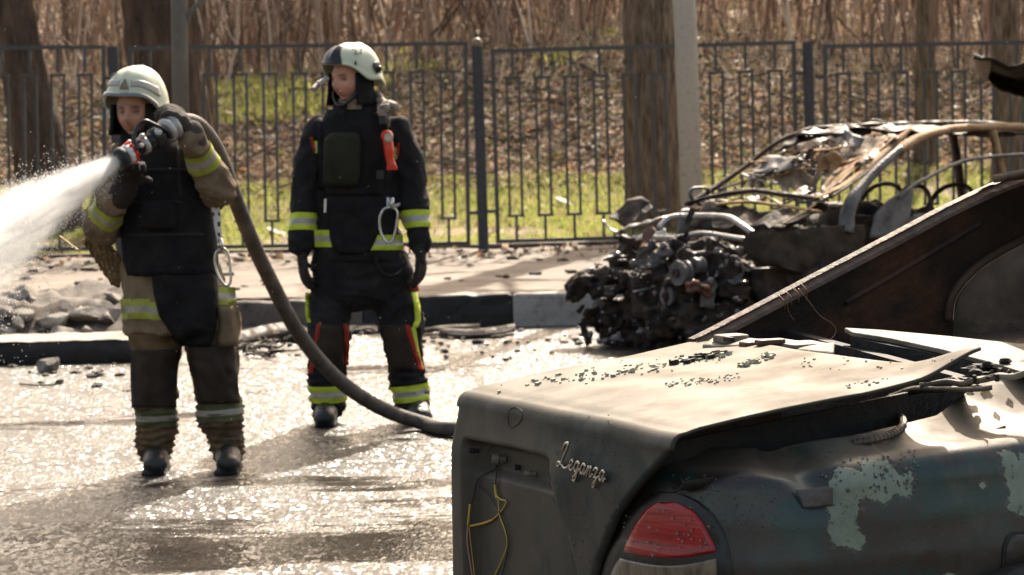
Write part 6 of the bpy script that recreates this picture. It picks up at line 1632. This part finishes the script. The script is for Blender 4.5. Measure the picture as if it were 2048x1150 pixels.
def drops(name, pts, rad, parent):
    pts = np.asarray(pts); n = len(pts); r = np.asarray(rad)[:, None]
    V = np.stack([pts + r * np.array(d) for d in ((1, 0, 0), (-1, 0, 0), (0, 1, 0), (0, -1, 0), (0, 0, 1.3), (0, 0, -1.3))], 1)
    f = np.array([(0, 2, 4), (2, 1, 4), (1, 3, 4), (3, 0, 4), (2, 0, 5), (1, 2, 5), (3, 1, 5), (0, 3, 5)])
    F_ = (np.arange(n)[:, None, None] * 6 + f[None]).reshape(-1, 3)
    return soup(name, V.reshape(-1, 3), F_, drop_m, None, parent)
pts, rad_ = [], []
for k in range(92000):
    t = random.random() ** .9; g_ = abs(random.gauss(0, 1)) * .42 * (1 if random.random() < .75 else 1.7)
    p = jp(t, jrad(t) * g_, random.uniform(0, 6.283), sag=abs(random.gauss(0, .18)) * t * (1 if random.random() < .4 else 0))
    pts.append(p); rad_.append(random.uniform(.0006, .0015) * (1 + 1.8 * t))
drops('spray_drops', pts, rad_, water)
pts = [P(random.uniform(0, 1300) if random.random() < .8 else random.uniform(0, 2048), random.uniform(0, 1000), random.uniform(9.0, 12.4)) for k in range(240)]
o = drops('flying_drops', pts, [random.uniform(.0006, .0011) for _ in pts], water)

# ================================================================== RUBBLE AND WRECKAGE ON THE GROUND
stone_m = M('broken_stone', [(.15, .125, .10), (.30, .26, .215), (.40, .355, .3)], 9, .85, bump=.7, bscale=36, detail=9)
dirt_m = M('dark_wet_dirt', [(.025, .018, .014), (.07, .052, .04), (.125, .1, .08)], 5, .8, bump=1.0, bscale=22, detail=9)
rows = []
hx1 = P(452, 640, 19.6).x
for Y in np.linspace(18.75, 21.6, 44):
    r = []
    for x in np.linspace(-5.5, hx1 + .1, 110):
        e = smst(Y, 18.8, 19.6) * (1 - .55 * smst(Y, 20.6, 21.5)) * (1 - smst(x, hx1 - .5, hx1))
        r.append(Vector((x, Y, -.02 + (.30 + .09 * fbm(x * 2.2, Y * 2.2, 2) + .05 * abs(fbm(x * 7, Y * 7, 5))) * e + .01)))
    rows.append(r)
hp_ = MB().grid(rows); heap = hp_.build('dirt_heap', dirt_m, smooth=True); tag(heap, kind='stuff')
heap_bvh = bvh_of([heap])
def rock(c, d, seed, mat, name='stone', label=None, group=None, rot=0.0, tilt=0.0):
    rd = random.Random(seed); bm = bmesh.new(); bmesh.ops.create_icosphere(bm, subdivisions=3, radius=1)
    ns = [Vector((rd.gauss(0, 1), rd.gauss(0, 1), rd.gauss(0, 1))).normalized() for _ in range(9)]; hs = [rd.uniform(.38, .75) for _ in ns]
    mt = Matrix.Rotation(rot, 3, 'Z') @ Matrix.Rotation(tilt, 3, 'X')
    for v in bm.verts:
        p = v.co.copy()
        for n_, h in zip(ns, hs):
            q = p.dot(n_)
            if q > h: p -= n_ * (q - h)
        p += Vector((1, 1, 1)) * .05 * nz(p.x * 3 + seed, p.y * 3, p.z * 3)
        v.co = mt @ Vector((p.x * d[0] / 2, p.y * d[1] / 2, p.z * d[2] / 2)) * 1.4
    me = bpy.data.meshes.new(name); bm.to_mesh(me); bm.free()
    o = bpy.data.objects.new(name, me); COL.objects.link(o); o.location = c; me.materials.append(mat)
    if label: tag(o, label, 'stone', group)
    return o
def on_heap(px, py):
    p, n, i, d = heap_bvh.ray_cast(EYE, ray(px, py).normalized()); return p if p is not None else P(px, py, 19.6)
kp = 19.4 / FPX
for i, (x, y, w_, h_, lab) in enumerate([(188, 630, 92, 34, 'flat pale broken stone slab on top of the dirt heap'), (118, 645, 62, 46, 'grey angular stone in the middle of the dirt heap'), (44, 628, 44, 30, 'rounded pale stone at the left end of the dirt heap'),
                                         (136, 668, 60, 34, 'wedge shaped stone below the flat pale slab'), (40, 650, 36, 24, 'small low stone under the rounded pale stone')]):
    rock(on_heap(x, y + h_ * .2) + Vector((0, 0, h_ * kp * .25)), (w_ * kp, w_ * kp * .8, h_ * kp), 60 + i, stone_m, label=lab, rot=i * 1.3, tilt=.2 * (-1) ** i)
GRP = 'small broken stones in the dirt heap'
for i in range(40):
    x, y = random.uniform(-10, 430), random.uniform(588, 690); s_ = random.uniform(12, 38) * kp
    rock(on_heap(x, y), (s_ * random.uniform(.8, 1.5), s_, s_ * random.uniform(.5, .9)), 100 + i, random.choice([stone_m, dirty_kerb, stone_m]), label='small broken stone lying in the dirt heap left of the hose firefighter', group=GRP, rot=random.uniform(0, 3), tilt=random.uniform(-.4, .4))
# low kerb slab in front of the heap, its road side coloured darker than its top
xa, xb = P(-60, 710, 18.4).x, P(283, 710, 18.4).x
t = empty('fallen_kerb_slab', ((xa + xb) / 2, 18.45, 0), 'low broken kerb slab with dark front in front of the dirt heap', 'kerb slab')
mb = MB(); rows = []
for z, yo in ((0, .0), (.06, -.015), (.10, .01), (.135, .03)):
    rows.append([Vector((x, 18.25 + yo + .025 * fbm(x * 4, z * 20, 3), z + .012 * fbm(x * 5, 2, 1) * (z > .05))) for x in np.linspace(xa, xb, 60)])
MB().grid(rows).build('front', M('dark_kerb_face', [(.008, .007, .006), (.03, .024, .02)], 6, .8, bump=.8, bscale=30), t, smooth=True)
rows = [[Vector((x, 18.282 + q * .62 + .02 * fbm(x * 4, q), .137 + .012 * fbm(x * 5, q * 4, 1) - .03 * q * 0)) for x in np.linspace(xa, xb, 60)] for q in np.linspace(0, 1, 10)]
MB().grid(rows).build('top', concrete, t, smooth=True)
MB().box(((xa + xb) / 2, 18.6, .06), (xb - xa - .02, .55, .12)).build('core', concrete, t)
rock(G(265, 712, 0) + Vector((0, 0, .05)), (.16, .14, .12), 201, stone_m, label='pale stone at the right end of the low kerb slab', rot=.4)
rock(G(95, 745, 0) + Vector((0, 0, .05)), (.12, .10, .11), 202, stone_m, label='pale knobbly stone alone on the wet road by the slab', rot=1.1)
rock(G(118, 768, 0) + Vector((0, 0, .01)), (.06, .05, .035), 203, M('black_crumb', [(.012, .01, .009), (.03, .025, .02)], 9, .6), label='small black lump on the road nearest the left edge', rot=1)
rock(G(178, 738, 0) + Vector((0, 0, .01)), (.06, .04, .03), 204, dirty_kerb, label='small dark stone on the road below the low kerb slab', rot=1)
twig = M('grey_twig', [(.07, .055, .04), (.14, .11, .085)], 9, .8)
tag(MB().tube([G(40, 768, .01), G(75, 771, .015), G(112, 769, .012)], .006, 6).build('twig', twig, origin=G(75, 771)), 'thin dark twig lying on the road beside the small black lump', 'twig')
def strip(name, pts, zs, wd, mat, label, cat, th=.012, q=.03):
    P_ = smooth_path([G(x, y, z) for (x, y), z in zip(pts, zs)], 6); rows = [[p + Vector((0, 0, .0)) for p in P_], [p + Vector((0, wd * .5, q)) for p in P_], [p + Vector((0, wd, .004)) for p in P_]]
    o = MB().grid(rows).build(name, mat, None, smooth=True, origin=P_[len(P_) // 2], solid=th); tag(o, label, cat); return o
strip('bumper_piece', [(470, 694), (500, 686), (540, 676), (580, 674), (625, 690)], [.02, .03, .04, .03, .02], .35, char, 'curved charred bumper piece lying on the road behind the hose', 'car part', q=.08)
strip('trim_strip', [(878, 668), (930, 671), (980, 668), (1030, 660)], [.02, .02, .02, .03], .22, char, 'long charred trim strip lying in front of the black kerbstone', 'car part', q=.035)
tag(MB().tube(smooth_path([G(895, 668, .05), G(940, 670, .05), G(985, 667, .05), G(1024, 660, .055)], 5), .009, 6).build('metal_rod', greyst, origin=G(950, 668)), 'thin grey metal rod on top of the charred trim strip', 'rod')
strip('scorched_sheet', [(845, 664), (870, 660), (900, 657), (960, 655)], [.02, .03, .03, .02], .15, brownst, 'small scorched sheet between trim strip and kerb', 'car part', q=.02)
mb = MB(); rd = random.Random(5)
for k in range(16):
    x, y = rd.uniform(482, 550), rd.uniform(690, 713); pts = [G(x, y, .01)]
    for j in range(4): pts.append(pts[-1] + Vector((rd.gauss(.02, .06), rd.gauss(0, .1), abs(rd.gauss(0, .02)) + .002)) ); pts[-1].z = max(.008, min(.06, pts[-1].z))
    mb.tube(smooth_path(pts, 3), rd.uniform(.004, .010), 5)
o = mb.build('burnt_cable_tangle', char, None, origin=G(515, 705)); tag(o, 'tangle of burnt cable in front of the curved bumper piece', 'cable', kind='stuff')
mb = MB()
for k in range(150):
    x, y = rd.choice([(rd.uniform(840, 1180), rd.uniform(650, 705)), (rd.uniform(470, 700), rd.uniform(668, 712)), (rd.uniform(0, 260), rd.uniform(725, 790)), (rd.uniform(860, 1250), rd.uniform(640, 720))])
    r = rd.uniform(.006, .022); mb.ball(G(x, y, .006), (r * rd.uniform(.8, 2), r * rd.uniform(1, 2.2), r * .6), 6, 4, jit=.35)
tag(mb.build('charred_crumbs', soot), 'charred crumbs scattered over the wet road near the kerb', 'debris', kind='stuff')
mb = MB()
for k in range(130):
    x, Y = rd.uniform(-4.5, 3), rd.uniform(20.6, 25.8); r = rd.uniform(.012, .045); mb.ball((x, Y, .225), (r * rd.uniform(.8, 2), r, r * .5), 6, 4, jit=.35)
tag(mb.build('pavement_clods', dirt_m), kind='stuff')
mb = MB()
for k in range(260):      # earth and crumbled concrete washed against the dirty kerbstones
    x = rd.uniform(P(452, 650, 20.3).x, P(745, 650, 20.3).x); r = rd.uniform(.012, .055); f = rd.random() ** 2
    mb.ball((x, 20.29 - .38 * f, r * .2), (r * rd.uniform(.8, 2), r, r * .7), 6, 4, jit=.4)
tag(mb.build('gutter_dirt', dirt_m), kind='stuff')
lit = M('white_litter', [(.5, .48, .44), (.62, .6, .56)], 9, .7)
for i, (x, y, Y, lab) in enumerate([(548, 420, 28.3, 'pale crumpled scrap on the grass left of the navy firefighter'), (1128, 396, 29.5, 'pale crumpled scrap on the grass left of the furrowed trunk')]):
    p = P(x, y, Y); p.z = bankz(p.x, Y) + .03
    o = sheet(p + Vector((-.09, 0, .05)), p + Vector((.08, 0, -.02)), p + Vector((.09, .12, 0)), p + Vector((-.06, .1, .06)), 6, 5, .03, 9, i).build('scrap', lit, None, origin=p, solid=.004); tag(o, lab, 'litter')
# thin smoke still rising between the cars
c = P(2010, 620, 13.2); c.z = .75; mb = MB().ball(c, (.42, .5, .42), 24, 16)
sm = bpy.data.materials.new('thin_smoke'); sm.use_nodes = True; N, L = sm.node_tree.nodes, sm.node_tree.links; N.remove(N['Principled BSDF'])
pv = N.new('ShaderNodeVolumePrincipled'); pv.inputs['Color'].default_value = (.8, .8, .82, 1)
tc = N.new('ShaderNodeTexCoord'); nn = N.new('ShaderNodeTexNoise'); nn.inputs['Scale'].default_value = 5; nn.inputs['Detail'].default_value = 4; L.new(tc.outputs['Object'], nn.inputs['Vector'])
ln = N.new('ShaderNodeVectorMath'); ln.operation = 'LENGTH'; L.new(tc.outputs['Object'], ln.inputs[0])
fo = N.new('ShaderNodeMapRange'); fo.interpolation_type = 'SMOOTHSTEP'; L.new(ln.outputs['Value'], fo.inputs[0]); fo.inputs[1].default_value = .42; fo.inputs[2].default_value = .05; fo.inputs[3].default_value = 0; fo.inputs[4].default_value = .05
nr = N.new('ShaderNodeMapRange'); L.new(nn.outputs['Fac'], nr.inputs[0]); nr.inputs[1].default_value = .45; nr.inputs[2].default_value = .7; nr.inputs[3].default_value = 0; nr.inputs[4].default_value = 1.5
m_ = N.new('ShaderNodeMath'); m_.operation = 'MULTIPLY'; L.new(fo.outputs[0], m_.inputs[0]); L.new(nr.outputs[0], m_.inputs[1]); L.new(m_.outputs[0], pv.inputs['Density']); L.new(pv.outputs[0], N['Material Output'].inputs['Volume'])
tag(mb.build('smoke', sm, None, smooth=True, origin=c), 'thin grey smoke drifting behind the scorched sedan', 'smoke', kind='stuff')
